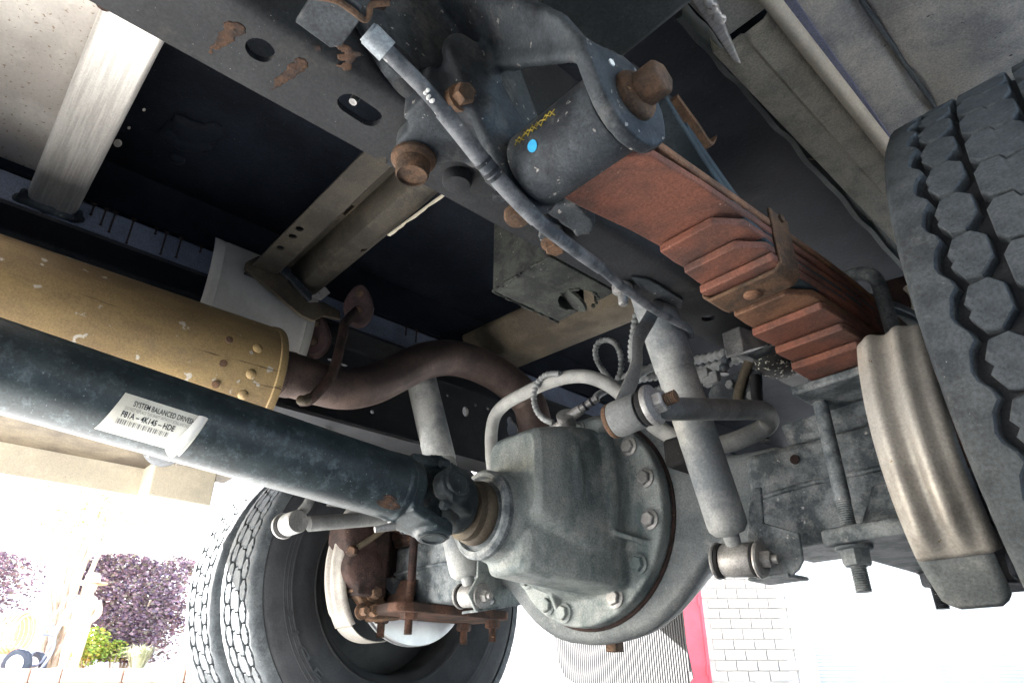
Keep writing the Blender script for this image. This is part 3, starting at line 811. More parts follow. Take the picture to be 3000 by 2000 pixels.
# bright strip added along the inner lip, standing for light on its edge
a, b = U(1325, 572, X=.354), U(1458, 645, X=.354)
obj('lit_lip_strip', prism(B(), [a, b, b + V((0, 0, .004)), a + V((0, 0, .004))], (.003, 0, 0)), 'alu', rail)

lrail = thing('frame_rail', 'far frame rail with daylight holes behind the exhaust pipe', 'frame rail', (-.4, -1, .65), 'frame rails')
g = B(); prism(g, [V((x_, -4.2, z_)) for x_, z_ in cprof(-.447, -.358, .65, .876)], (0, 5.7, 0))
lo = obj('channel', g, 'rail', lrail)
cb = B()
def xhole(px, py, r1, r2=None):
    p = U(px, py, X=-.444); r2 = r2 or r1
    prism(cb, [p + V((-.02, r1 * math.cos(k * .5236), r2 * math.sin(k * .5236))) for k in range(12)], (.05, 0, 0))
xhole(1361, 1206, .010, .014); xhole(1309, 1159, .004); xhole(1390, 1187, .004); xhole(1427, 1197, .0055); xhole(1088, 1207, .005); xhole(1005, 1070, .009, .003); xhole(965, 1055, .007, .003)
xhole(1500, 1262, .022, .026); xhole(1492, 1235, .012, .014); xhole(1510, 1282, .014, .010)
xhole(275, 325 + 380, .003)
cut(lo, cb)

cm = thing('crossmember', 'dark pressed crossmember with round holes between the rails, above the heat shield', 'crossmember', (0, -.57, .9), 'frame crossmembers')
prof = [(-.648, .898), (-.603, .898), (-.598, .903), (-.596, .948), (-.562, .955), (-.556, .95), (-.552, .915), (-.543, .902), (-.53, .897), (-.515, .900), (-.503, .908), (-.498, .92),
        (-.495, .92), (-.499, .905), (-.513, .896), (-.53, .893), (-.546, .898), (-.556, .912), (-.56, .946), (-.592, .944), (-.594, .901), (-.600, .894), (-.648, .894)]
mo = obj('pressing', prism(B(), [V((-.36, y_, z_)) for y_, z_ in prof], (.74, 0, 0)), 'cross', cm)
cb = B()
for px, py in ((878, 668), (858, 690), (822, 724)): 
    p = U(px, py, Z=.896); cyl(cb, p + V((0, 0, -.03)), p + V((0, 0, .02)), .0075, n=16)
p = U(1065, 737, Z=.894); cyl(cb, p + V((0, 0, -.02)), p + V((0, 0, .02)), .006, n=14)
a_ = U(1010, 610, Z=.946); box(cb, a_, (.035, .022, .04)); p = U(972, 640, Z=.946); cyl(cb, p + V((0, 0, -.03)), p + V((0, 0, .03)), .009, n=16)
cut(mo, cb)
rs = []
for k in range(14):
    t_ = k / 13; p = U(1135 + 165 * t_, 690 - 122 * t_, Z=.893)
    wv = .0055 * (1 + .12 * math.sin(k * 2.3) - (.45 if k in (4, 9) else 0))
    rs.append([p + V((0, 0, 0)), p + V((0, wv, .001)), p + V((0, wv, .004)), p + V((0, 0, .003))])
obj('lit_edge', rings(B(), rs), 'trim', cm, label='pale strip along the lip standing for its lit edge')  # pale strip built onto the flange lip in place of light catching it

cm3 = thing('crossmember', 'brown lit crossmember below the greasy box, reaching behind the exhaust pipe', 'crossmember', (0, 0, .9), 'frame crossmembers')
prof = [(-.085, .955), (-.045, .905), (-.035, .900), (.050, .900), (.060, .907), (.060, .97), (-.085, .97)]
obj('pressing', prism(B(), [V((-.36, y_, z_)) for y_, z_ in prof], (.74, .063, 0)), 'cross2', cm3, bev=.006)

# greasy box hanging under the deck, with a round knocked-out opening
bxo = thing('greasy_box', 'grime-covered steel box with a round opening, inside the frame', 'box', (.13, -.25, .8))
o_ = obj('shell', bx(B(), .058, .205, -.335, -.165, .80, 1.034), 'boxgrime', bxo, bev=.004)
p = U(1680, 880, Z=.80)
cb = B(); cyl(cb, (p.x + .006, p.y + .004, .78), (p.x + .006, p.y + .004, .86), .036, n=28)
cut(o_, cb)
obj('loose_disc', cyl(B(), (p.x - .004, p.y - .002, .803), (p.x - .001, p.y, .807), .034, n=26), 'boxgrime', bxo)
g = B()
for k in range(26):
    a_ = random.uniform(0, 6.28); ball(g, (p.x + .006 + .038 * math.cos(a_), p.y + .004 + .038 * math.sin(a_), .800), random.uniform(.002, .006), 6, 5)
for k in range(30):
    ball(g, (.058 + .147 * k / 29, -.335 + random.uniform(-.002, .002), .80), random.uniform(.002, .005), 6, 5)
    ball(g, (.058, -.335 + .17 * k / 29, .80), random.uniform(.002, .005), 6, 5)
obj('grease_crust', g, 'boxgrime', bxo, cast=(.0025, 2))

# ================================================================== SPRING HANGER (near side)
EY, EZ = -.659, .590
hg = thing('spring_hanger', 'dark cast spring hanger bolted to the near frame rail', 'bracket', (.47, -.7, .63))
def tear(x0, x1, ey, ez, r, tip, rt):
    """rounded plate around the spring eye with a rounded tip"""
    e = V((0, ey, ez)); t = V((0, tip[0], tip[1])); d = t - e; L_ = d.length; a0 = math.atan2(d.z, d.y)
    off = math.acos(max(-1, min(1, (r - rt) / L_)))
    pts = []
    for k in range(17):
        a_ = a0 + off + (2 * math.pi - 2 * off) * k / 16; pts.append(V((x0, ey + r * math.cos(a_), ez + r * math.sin(a_))))
    for k in range(9):
        a_ = a0 - off + 2 * off * k / 8; pts.append(V((x0, tip[0] + rt * math.cos(a_), tip[1] + rt * math.sin(a_))))
    return pts
g = B()
TP = U(1692, 138, X=.615)
prism(g, tear(.606, 0, EY, EZ, .046, (TP.y + .012, TP.z), .010), (.016, 0, 0))
prism(g, tear(.484, 0, EY, EZ, .040, (-.735, .690), .028), (.014, 0, 0))
# front bridge between both cheeks, sloping web, rail pads
prism(g, [V((.620, TP.y, TP.z - .012)), V((.50, TP.y + .004, .692)), V((.449, TP.y + .004, .712)), V((.449, TP.y + .004, .82)), V((.50, TP.y + .004, .80)), V((.61, TP.y, TP.z + .03)), V((.622, TP.y, TP.z + .008))], (0, .014, 0))
prism(g, [V((.618, TP.y, TP.z + .004)), V((.50, TP.y + .02, .70)), V((.46, TP.y + .02, .72)), V((.46, TP.y - .045, .79)), V((.52, TP.y - .045, .77)), V((.61, TP.y - .015, TP.z + .03))], (0, .012, .012))
prism(g, [V((.449, -.80, .655)), V((.449, -.62, .655)), V((.449, -.60, .70)), V((.449, -.66, .83)), V((.449, -.84, .83)), V((.449, -.86, .72))], (.016, 0, 0))
prism(g, [V((.46, -.765, .665)), V((.46, -.735, .695)), V((.46, -.70, .685)), V((.46, -.655, .640)), V((.46, -.70, .628))], (.018, 0, 0))
padz = .628
pad = [U(x_, y_, Z=padz) for x_, y_ in ((1158, 425), (1160, 470), (1195, 500), (1260, 498), (1370, 470), (1470, 425), (1480, 370), (1440, 320), (1330, 312), (1240, 330))]
prism(g, pad, (0, 0, .020))
prism(g, [U(x_, y_, Z=.634) for x_, y_ in ((1340, 478), (1400, 500), (1425, 545), (1480, 585), (1560, 600), (1620, 640), (1640, 610), (1540, 510), (1440, 440))], (0, 0, .013))
prism(g, [U(x_, y_, Z=.630) for x_, y_ in ((1600, 620), (1690, 590), (1748, 655), (1730, 690), (1690, 695))], (0, 0, .018))
bx(g, .44, .48, -.77, -.66, .63, .67)
obj('casting', g, 'castdark', hg, cast=(.0042, 3))
g = B(); prism(g, [V((.475, -.80, .76)), V((.60, -.79, .73)), V((.60, -.775, .735)), V((.475, -.785, .765))], (0, 0, .006)); obj('top_rib', g, 'castdark', hg, bev=.002)
p = U(1212, 462, Z=padz - .001)
g = B(); lathe(g, [(.0225, .0), (.0225, -.004), (.0175, -.009), (.0165, -.022), (.0150, -.024), (.0145, -.021), (.004, -.020)], p, V((0, 0, 1)), 28); obj('bolt', g, 'rustbolt', hg, label='rusty collared bolt under the rail pad')
p = U(1350, 287, X=.488)
g = B(); cyl(g, p + V((-.03, 0, .004)), p, .0135, n=20); hexhead(g, p, V((1, -.2, -.3)), .0105, .014, .0135); obj('bolt', g, 'rustbolt', hg)
p = U(1462, 572, Z=.634); obj('bolt', lathe(B(), [(.0075, .002), (.0075, -.004), (.006, -.006), (.001, -.006)], p, V((0, 0, 1)), 16), 'castdark', hg)
a, b = U(1415, 455, Z=.625), U(1520, 590, Z=.625)
rs = []
for k in range(12):
    t_ = k / 11; q = a.lerp(b, t_); wv = .010 + .005 * math.sin(k * 2.1)
    rs.append([q + V((-wv * .5, 0, .002 * math.sin(k))), q + V((wv, 0, .004)), q + V((wv, 0, .007)), q + V((-wv * .5, 0, .005))])
obj('rusty_shim', rings(B(), rs), 'rustbolt', hg)
eb = thing('eye_bolt', 'large rust-brown hex bolt through the spring eye', 'bolt', (.61, EY, EZ))
g = B(); cyl(g, (.47, EY, EZ), (.622, EY, EZ), .012); obj('shank', g, 'rustbolt', eb)
g = B(); lathe(g, [(.0225, .622), (.0225, .626), (.020, .630), (.016, .632)], V((0, EY, EZ)), V((1, 0, 0)), 32); obj('flange', g, 'rustbolt', eb)
g = B(); x_, y_ = V((0, 1, 0)), V((0, 0, 1))
rings(g, [circ(V((.631, EY, EZ)), x_, y_, .0158, 6, .35), circ(V((.650, EY, EZ)), x_, y_, .0158, 6, .35), circ(V((.653, EY, EZ)), x_, y_, .0136, 6, .35)]); obj('head', g, 'rustbolt', eb, bev=.0016)
obj('paint_dot', cyl(B(), V((.6215, EY - .026, EZ + .020)), V((.6230, EY - .026, EZ + .020)), .0034, n=16), 'whitepaint', hg, label='white paint dot on the outer cheek')

# ================================================================== NEAR LEAF SPRING
LX0, LX1 = .510, .599
ls = thing('leaf_spring', 'near leaf spring pack with rust-red stepped leaf ends', 'leaf spring', (.527, -.3, .54), 'leaf springs')
def mz(y): return .587 + .036 * min(1, max(0, (y + .638) / .43)) - .02 * max(0, y)
TH = .0125
def leaf(y0, y1, k, x0, x1, chamf, th=TH - .0026, drop=0.0):
    """one leaf: bottom at mz-k*TH; chamfered plan at the front end"""
    ys = [y0 + (y1 - y0) * i / 16 for i in range(17)]
    g = B(); rs = []
    xs = []
    plan = []
    if chamf:
        ys = [y0, y0 + chamf] + [y0 + chamf + (y1 - y0 - chamf) * i / 15 for i in range(1, 16)]
    for i, y_ in enumerate(ys):
        zb = mz(y_) - k * TH - (.010 * max(0, 1 - (y_ - y0) / .12) ** 2 if k == 1 else 0)
        a_, b_ = x0, x1
        if i == 0 and chamf: a_, b_ = x0 + chamf * .12, x1 - chamf * .62
        rs.append([V((a_, y_, zb)), V((b_, y_, zb)), V((b_, y_, zb + th)), V((a_, y_, zb + th))])
    return rings(g, rs)
# main leaf wraps the eye
g = B(); rs = []
path = []
for k in range(26):
    a_ = rad(-250 + (340 - 20) * k / 25)
    path.append((EY + .0335 * math.cos(a_ + rad(0)), EZ + .0335 * math.sin(a_)))
g2 = B(); lathe(g2, [(.026, LX0 - .006), (.0358, LX0 - .006), (.0368, LX0 - .004), (.0368, LX1 + .002), (.0358, LX1 + .004), (.026, LX1 + .004)], V((0, EY, EZ)), V((1, 0, 0)), 48)
ey = obj('spring_eye', g2, 'castdark', ls)
g = B(); lathe(g, [(.014, LX0 - .012), (.027, LX0 - .012), (.027, LX1 + .014), (.014, LX1 + .014)], V((0, EY, EZ)), V((1, 0, 0)), 32); obj('bushing', g, 'blackrubber', ls)
obj('paint_dot', rings(B(), [[V((LX0 + .026 + .0055 * math.cos(a_ * .524) , EY + .0373 * math.cos(rad(203) + .15 * math.sin(a_ * .524)), EZ + .0373 * math.sin(rad(203) + .15 * math.sin(a_ * .524)))) for a_ in range(12)], [V((LX0 + .026 + .0055 * math.cos(a_ * .524), EY + .0377 * math.cos(rad(203) + .15 * math.sin(a_ * .524)), EZ + .0377 * math.sin(rad(203) + .15 * math.sin(a_ * .524)))) for a_ in range(12)]]), 'bluedot', ey, label='bright blue paint dot on the eye')
g = B()
for k in range(9):   # yellow crayon scribble
    x_ = LX0 + .010 + .0055 * k; aa = rad(178)
    for s_ in (-1, 1):
        p0_ = V((x_ - .003, EY + .0374 * math.cos(aa - .09 * s_ + .05 * math.sin(k * 2.3)), EZ + .0374 * math.sin(aa - .09 * s_ + .05 * math.sin(k * 2.3)))); p1_ = V((x_ + .003, EY + .0374 * math.cos(aa + .09 * s_ + .05 * math.sin(k * 1.7)), EZ + .0374 * math.sin(aa + .09 * s_ + .05 * math.sin(k * 1.7))))
        tube(g, [p0_, (p0_ + p1_) / 2 + ((p0_ + p1_) / 2 - V((x_, EY, EZ))).normalized() * .0003, p1_], .0006, 5)
obj('crayon_mark', g, 'yellow', ey, label='yellow crayon scribble on the eye')
obj('leaf', leaf(EY + .012, .62, 0, LX0, LX1 + .002, 0), 'leafedge', ls, bev=.002)
ends = [(-.645, 1, .035), (-.482, 2, .032), (-.441, 3, .032), (-.406, 4, .0), (-.342, 5, .032), (-.298, 6, .006), (-.248, 7, .006), (-.208, 8, .006)]
for y0, k, ch in ends:
    o_ = obj('leaf', leaf(y0, -y0 * .92 + .04, k, LX0 + random.uniform(-.0012, .0012), LX1 + random.uniform(-.0015, .0015), ch), 'leaf' if k not in (5,) else 'leafedge', ls, bev=.0018)
g = B()
zc = mz(-.372)
pts = [(LX0 - .005, zc + .022), (LX0 - .005, zc - .052), (LX0 + .004, zc - .0605), (LX1 - .004, zc - .0605), (LX1 + .005, zc - .052), (LX1 + .005, zc + .022)]
inn = [(LX1 + .0005, zc + .022), (LX1 + .0005, zc - .050), (LX1 - .005, zc - .0555), (LX0 + .005, zc - .0555), (LX0 - .0005, zc - .050), (LX0 - .0005, zc + .022)]
prism(g, [V((x_, -.394, z_)) for x_, z_ in pts + inn], (0, .042, 0))
cl = obj('rebound_clip', g, 'rustbolt', ls, bev=.002)
obj('clip_rivet', lathe(B(), [(.0095, .002), (.0095, -.0015), (.007, -.0035), (.001, -.004)], V(((LX0 + LX1) / 2, -.372, zc - .0605)), V((0, 0, 1)), 20), 'leafedge', cl)
g = B(); cyl(g, (LX0 - .008, -.372, zc + .016), (LX1 + .008, -.372, zc + .016), .005, n=12); obj('clip_bolt', g, 'rustbolt', cl)

# helper spring above the pack and its contact pad
hs = thing('helper_spring', 'blue-grey helper spring leaf curving up above the near spring pack', 'leaf spring', (.53, -.2, .68))
for k, (dz, y_0) in enumerate(((0, -.485), (.014, -.40))):
    cen = smooth(([U(1950, 288, X=LX1), U(2070, 480, X=LX1)] if k == 0 else [U(2020, 410, X=LX1)]) + [U(2165, 615, X=LX1), U(2245, 705, X=LX1), U(2400, 850, X=LX1), V((0, .05, .655)), V((0, .2, .67)), V((0, .42, .76))], 6)
    g = B(); rings(g, [[V((LX0 + .002, q.y, q.z + dz)), V((LX1, q.y, q.z + dz)), V((LX1, q.y, q.z + dz + .0125)), V((LX0 + .002, q.y, q.z + dz + .0125))] for q in cen]); obj('leaf', g, 'helper', hs, bev=.002)
cp = thing('helper_contact_pad', 'small rusty curved contact pad beyond the helper spring tip', 'bracket', (.55, -.42, .82))
g = B(); cen = smooth([U(1985, 285, X=.56), U(2010, 320, X=.56), U(2050, 375, X=.56), U(2085, 425, X=.56), U(2100, 405, X=.56)], 6)
rings(g, [[q + V((-.07, 0, 0)), q + V((0, 0, 0)), q + V((0, .002, .007)), q + V((-.07, .002, .007))] for q in cen]); obj('pad', g, 'rustbolt', cp)
g = B(); bx(g, .447, .50, -.47, -.36, .835, .90); obj('mount', g, 'rail', cp, bev=.004)

# ================================================================== PARKING BRAKE CABLE
ca = thing('brake_cable', 'grey sleeved parking brake cable stretched under the near frame rail', 'cable', U(1400, 440, Z=.62))
P_ = [U(1062, 82, Z=.628), U(1110, 128, Z=.626), U(1250, 262, Z=.618), U(1400, 435, Z=.608), U(1500, 580, Z=.604), U(1600, 700, Z=.606), U(1760, 770 - 12, Z=.614)]
P_ = [U(x_, y_, Z=z_) for x_, y_, z_ in ((1075, 92, .625), (1135, 152, .618), (1250, 268, .602), (1345, 385, .584), (1450, 515, .562), (1570, 640, .545), (1680, 728, .550), (1760, 785, .562))]
sp = smooth(P_, 10); n_ = len(sp)
i0, i1, i2, i3 = int(n_ * .09), int(n_ * .36), int(n_ * .72), n_ - 1
obj('ferrule', tube(B(), sp[0:i0 + 5], .0100, 18, lambda t: .0088 if t < .2 else .0100), 'ferrule', ca)
obj('outer_sleeve', tube(B(), sp[i0 + 3:i1 + 2], .0068, 16), 'cable', ca)
obj('thick_sleeve', tube(B(), sp[i1:i2], .0080, 16), 'cable', ca)
g = B()
for q in (.53, .55, .57):
    i_ = int(n_ * q); d = (sp[i_ + 1] - sp[i_]).normalized(); cyl(g, sp[i_] - d * .0018, sp[i_] + d * .0018, .0084, n=16)
obj('sleeve_rib', g, 'castdark', ca)
obj('tail_sleeve', tube(B(), sp[i2 - 1:], .0070, 16), 'cable', ca)
tail = smooth([sp[-1], U(1830, 845, Z=.580), U(1910, 902, Z=.600), U(1985, 945, Z=.616), U(2015, 962, Z=.62), U(2024, 985, Z=.616)], 8)
obj('bare_cable', tube(B(), tail, .0056, 12), 'cable', ca)
g = B()
for k in range(9): ball(g, sp[int(n_ * .285) + k // 3] + V((.004 + random.uniform(-.003, .003), -.003, -.006 + random.uniform(-.002, .002))), random.uniform(.0010, .0020), 8, 6)
obj('paint_splash', g, 'whitepaint', ca, label='white paint splash on the cable sleeve')
br_ = thing('cable_bracket', 'grey folded bracket with rusty lip holding the brake cable at the top', 'bracket', U(960, 60, Z=.62))
z_ = .618
pl = [U(x_, y_, Z=z_) for x_, y_ in ((912, -10), (864, 66), (968, 142), (1002, 136), (1052, 66), (1060, 20), (1000, -30))]
obj('plate', prism(B(), pl, (0, 0, .005)), 'castdark', br_, bev=.0012)
a, b = U(1060, 52, Z=.618), U(930, -25, Z=.618)
obj('upright', prism(B(), [a, b, b + V((.004, 0, .09)), a + V((.004, 0, .09))], (.004, .003, 0)), 'castdark', br_)
obj('rusty_lip', tube(B(), smooth([U(925, -10, Z=.619), U(985, 2, Z=.616), U(1030, 30, Z=.616), U(1068, 58, Z=.617), U(1082, 40, Z=.62), U(1090, 15, Z=.622), U(1140, 8, Z=.626)], 5), .0026, 8), 'rustbolt', br_)
obj('tab', prism(B(), [U(x_, y_, Z=.640) for x_, y_ in ((1085, -10), (1095, 25), (1125, 32), (1142, 8), (1140, -20))], (0, 0, .004)), 'rustdark', br_)
kc = thing('cable_clip', 'small steel clip with a worn bolt holding the cable to the near rail', 'clip', U(1620, 700, Z=.63))
obj('strap', prism(B(), [U(x_, y_, Z=.640) for x_, y_ in ((1590, 640), (1577, 695), (1590, 725), (1650, 735), (1665, 715), (1640, 660))], (0, 0, .006)), 'castdark', kc, bev=.002)
p = U(1625, 712, Z=.640); g = B(); hexhead(g, p, V((0, 0, -1)), .0125, .012, .017); obj('bolt', g, 'rustbolt', kc)
sb_ = thing('cable_guide_nut', 'pale guide nut and stud on the near rail where the cable ends', 'nut', U(1828, 845, Z=.64))
p = U(1822, 838, Z=.648); g = B(); lathe(g, [(.014, .0), (.014, -.008), (.011, -.010), (.007, -.012), (.0068, -.028), (.0055, -.030), (.0005, -.031)], p, V((0, 0, 1)), 20); obj('stud', g, 'galv', sb_)
obj('guide_plate', prism(B(), [U(x_, y_, Z=.646) for x_, y_ in ((1850, 812), (1870, 838), (1995, 905), (2000, 880), (1900, 820))], (0, 0, .003)), 'castdark', sb_)

# ================================================================== REAR AXLE
AY, AZ = .03, .425
ax = thing('rear_axle', 'grey banjo rear axle housing with round bolted differential carrier', 'axle', (0, AY, .22))
DCX, DCZ, DY = .015, .440, -.055
# banjo: round centre flowing into square beam arms
def banjo_half(s):
    return
top = [(.40, .487), (.33, .492), (.27, .515), (.22, .558), (.17, .606), (.10, .632), (.015, .642)]
bot = [(.40, .340), (.34, .350), (.29, .354), (.255, .342), (.225, .315), (.19, .283), (.15, .257), (.10, .238), (.015, .228)]
tp = smooth([V((x_, 0, z_)) for x_, z_ in top] + [V((.03 - x_, 0, z_)) for x_, z_ in top[::-1][1:]], 4)
bt = smooth([V((.03 - x_, 0, z_)) for x_, z_ in bot] + [V((x_, 0, z_)) for x_, z_ in bot[::-1][1:]], 4)
prof = tp + bt
g = B(); cx_ = V((.015, 0, .43))
def sec(y, k): return [cx_ + V(((p_.x - cx_.x) * (1 if abs(p_.x - cx_.x) > .33 else k + (1 - k) * (abs(p_.x - cx_.x) / .33) ** 2), y, (p_.z - cx_.z) * (k if abs(p_.x - cx_.x) < .33 else 1))) for p_ in prof]
rings(g, [sec(-.052, .95), sec(-.040, 1.0), sec(-.015, .98), sec(.03, .86), sec(.07, .74), sec(.10, .62)])
lathe(g, [(.08, .06), (.13, .08), (.11, .13), (.07, .15), (.02, .155)], V((DCX, 0, DCZ)), V((0, 1, 0)), 40)
# thickened lip ring that the carrier seats on
lathe(g, [(.15, -.054), (.198, -.054), (.204, -.045), (.206, -.02), (.15, -.02)], V((DCX, 0, DCZ)), V((0, 1, 0)), 64)
obj('banjo_housing', g, 'housing', ax, cast=(.0055, 4))
for s in (1, -1):
    g = B(); bx(g, s * .34, s * .70, -.058, .100, .337, .483); obj('axle_tube', g, 'axle', ax, bev=.012)
    g = B(); tube(g, [(s * .345, -.0605, .412), (s * .44, -.0605, .418), (s * .70, -.0605, .416)], .004, 8); obj('weld_seam', g, 'axle', ax)
    g = B(); lathe(g, [(.05, s * .60), (.062, s * .62), (.062, s * .66), (.045, s * .67)], V((0, AY, AZ)), V((1, 0, 0)), 32); obj('spindle_flange', g, 'rustdark', ax)
p = U(2328, 1345, Y=-.060); obj('tapped_hole', cyl(B(), p + V((0, -.0008, 0)), p + V((0, .004, 0)), .007, n=14), 'rustdark', ax)

# carrier casting
g = B()
lathe(g, [(.185, -.012), (.185, .0), (.16, .0)], V((DCX, DY - .016, DCZ)), V((0, 1, 0)), 72)
lathe(g, [(.183, -.030), (.186, -.026), (.186, -.002), (.05, -.002), (.05, -.030)], V((DCX, DY, DCZ)), V((0, 1, 0)), 72)
def sup(cx, y, cz, hw, hh, e, n=40):
    out = []
    for k in range(n):
        a_ = 2 * math.pi * k / n; c_, s_ = math.cos(a_), math.sin(a_)
        out.append(V((cx + hw * math.copysign(abs(c_) ** (2 / e), c_), y, cz + hh * math.copysign(abs(s_) ** (2 / e), s_))))
    return out
rings(g, [sup(.012, -.075, .444, .130, .152, 2.2), sup(.012, -.092, .446, .118, .146, 2.8), sup(.016, -.13, .450, .112, .136, 4.2), sup(.024, -.175, .460, .098, .114, 5.5),
          sup(.032, -.222, .470, .080, .092, 7.0), sup(.038, -.262, .474, .064, .076, 7.0), sup(.038, -.270, .474, .056, .068, 6.0)])
rings(g, [sup(.070, -.085, .338, .056, .036, 5), sup(.060, -.15, .346, .058, .038, 6), sup(.040, -.22, .354, .054, .040, 6), sup(.024, -.262, .358, .050, .038, 6), sup(.022, -.272, .358, .040, .030, 5)])
lathe(g, [(.085, -.15), (.082, -.22), (.074, -.275), (.066, -.296), (.05, -.298)], V((0, 0, .414)), V((0, 1, 0)), 40)
tube(g, [(.106, -.120, .56), (.112, -.120, .47), (.106, -.120, .39)], .025, 16)
tube(g, [(.100, -.188, .525), (.104, -.188, .46), (.096, -.188, .41)], .020, 16)
# ribs running out to the flange
for x_, z_, w_ in ((.165, .372, .009), (-.045, .275, .011), (-.12, .33, .010), (.10, .285, .010)):
    d = V((x_ - DCX, 0, z_ - DCZ)).normalized(); n_ = V((-d.z, 0, d.x)) * w_ / 2
    o_ = V((DCX, 0, DCZ))
    a, b, c_ = o_ + d * .09 + V((0, -.16, 0)), o_ + d * .172 + V((0, -.088, 0)), o_ + d * .09 + V((0, -.085, 0))
    vs = [a - n_, b - n_, c_ - n_]; prism(g, vs, n_ * 2)
for a_ in (60, 37, 13, -11.5, -37, -62, -104, -119, -145, 85, 115, 150, 180):
    p = V((DCX + .165 * math.cos(rad(a_)), DY - .028, DCZ + .165 * math.sin(rad(a_)))); cyl(g, p, p + V((0, -.006, 0)), .019, .016, 16)
obj('carrier', g, 'castgrey', ax, cast=(.0030, 2))
obj('gasket', lathe(B(), [(.186, -.058), (.191, -.057), (.191, -.053), (.186, -.052)], V((DCX, 0, DCZ)), V((0, 1, 0)), 72, cap=False), 'rustdark', ax)
for a_ in (60, 37, 13, -11.5, -37, -62, -104, -119, -145, 85, 115, 150, 180):
    p = V((DCX + .165 * math.cos(rad(a_)), DY - .034, DCZ + .165 * math.sin(rad(a_))))
    g = B(); hexhead(g, p, V((0, -1, 0)), .0125, .011, .0165); obj('carrier_bolt', g, 'galv' if a_ in (-62, 13, -11.5, 37) else 'castgrey', ax)
g = B(); x_, y_ = V((1, 0, 0)), V((0, 1, 0)); rings(g, [circ(V((.020, -.012, .250)), x_, y_, .015, 4, .8), circ(V((.020, -.012, .219)), x_, y_, .016, 4, .8)]); obj('drain_plug', g, 'rustbolt', ax, bev=.002)
# raised casting characters down the flange
tm = text_mesh('60 1 083 0R 2HE86', .0135, .0006)
bmt = B(); bmt.from_mesh(tm); bpy.data.meshes.remove(tm)
r_ = bmesh.ops.extrude_face_region(bmt, geom=bmt.faces[:]); bmesh.ops.translate(bmt, vec=(0, 0, .0014), verts=[v_ for v_ in r_['geom'] if isinstance(v_, bmesh.types.BMVert)])
for v_ in bmt.verts:
    s_, h_, e_ = v_.co.x, v_.co.y, v_.co.z
    a_ = rad(34) - s_ / .150; r_ = .138 + h_
    v_.co = V((DCX + r_ * math.cos(a_), DY - .0295 - e_, DCZ + r_ * math.sin(a_)))
obj('cast_lettering', bmt, 'castgrey', ax)
# pinion seal retainer and yoke flange
o_, yv = V((0, 0, .4135)), V((0, 1, 0))
g = B(); lathe(g, [(.045, -.292), (.068, -.292), (.072, -.296), (.072, -.304), (.067, -.310), (.060, -.310), (.058, -.301), (.052, -.299), (.049, -.312), (.042, -.312)], o_, yv, 56); obj('seal_retainer', g, 'axle', ax)
g = B(); lathe(g, [(.03, -.306), (.050, -.308), (.052, -.314), (.050, -.322), (.046, -.326), (.046, -.338), (.03, -.339)], o_, yv, 48); obj('slinger', g, 'cross2', ax)

# ================================================================== DRIVESHAFT
UJ = V((0, -.400, .4215))
sdv = V((0, -1.0, .074)).normalized()
SR = .0485
ds = thing('driveshaft', 'dark blue-grey driveshaft tube with white part label crossing left to centre', 'driveshaft', UJ)
g = B(); lathe(g, [(SR * .8, .052), (SR, .062), (SR, .16), (SR, 2.2), (SR * .6, 2.21)], UJ, sdv, 64); obj('tube', g, 'shaft', ds)
d1 = V((.20, 0, -.98)); d1 = (d1 - sdv * d1.dot(sdv)).normalized()
d2 = sdv.cross(d1).normalized()
if d2.x < 0: d2 = -d2
# weld yoke with two ears along d1
g = B()
lathe(g, [(SR * .90, .040), (SR * 1.0, .070), (SR * .7, .08)], UJ, sdv, 40)
for s in (-1, 1):
    base = UJ + sdv * .060 + d1 * (s * .028); tip = UJ + d1 * (s * .046)
    prism(g, [base + d2 * .034, base - d2 * .034, tip - sdv * .020 - d2 * .024, tip - sdv * .020 + d2 * .024], d1 * (s * .019))
    cyl(g, UJ + d1 * (s * .040), UJ + d1 * (s * .064), .027, .026, 28)
obj('weld_yoke', g, 'shaft', ds, cast=(.003, 4))
ringp = []
for q in (.088, .094): pass
g = B(); lathe(g, [(SR + .0002, .064), (SR + .0020, .069), (SR + .0002, .075)], UJ, sdv, 56, cap=False); obj('weld_bead', g, 'shaft', ds)
cr = B()
cyl(cr, UJ - d1 * .055, UJ + d1 * .055, .014); cyl(cr, UJ - d2 * .055, UJ + d2 * .055, .014); ball(cr, UJ, .024)
uj = obj('joint_cross', cr, 'yoke', ds)
for d in (d1, -d1, d2, -d2):
    g = B(); lathe(g, [(.021, .038), (.0215, .060), (.020, .0655), (.016, .0660), (.0155, .0640), (.001, .0635)], UJ, d, 32); obj('bearing_cap', g, 'yoke', ds)
# companion yoke on the pinion, ears along d2
g = B(); pv = V((0, 1, 0))
lathe(g, [(.040, .030), (.048, .038), (.046, .055), (.02, .056)], UJ, pv, 40)
for s in (-1, 1):
    base = UJ + pv * .045 + d2 * (s * .020); tip = UJ + d2 * (s * .044)
    prism(g, [base + d1 * .036, base - d1 * .036, tip - pv * .012 - d1 * .032, tip - pv * .012 + d1 * .032], d2 * (s * .020))
    cyl(g, UJ + d2 * (s * .036), UJ + d2 * (s * .060), .029, .027, 26)
obj('companion_yoke', g, 'yoke', ds, cast=(.003, 3))
for s in (-1, 1):
    for q in (-1, 1):
        g = B(); hexhead(g, UJ + d2 * (s * .050) + d1 * (q * .034) - pv * .012, -pv, .0075, .010); obj('strap_bolt', g, 'yoke', ds)
g = B(); b0 = UJ + d1 * .05 + sdv * .055 - d2 * .02
cyl(g, b0, b0 + (sdv + d1 * .3 - d2 * .4).normalized() * .030, .0065, .0045, 12); obj('grease_nipple', g, 'galv', ds)
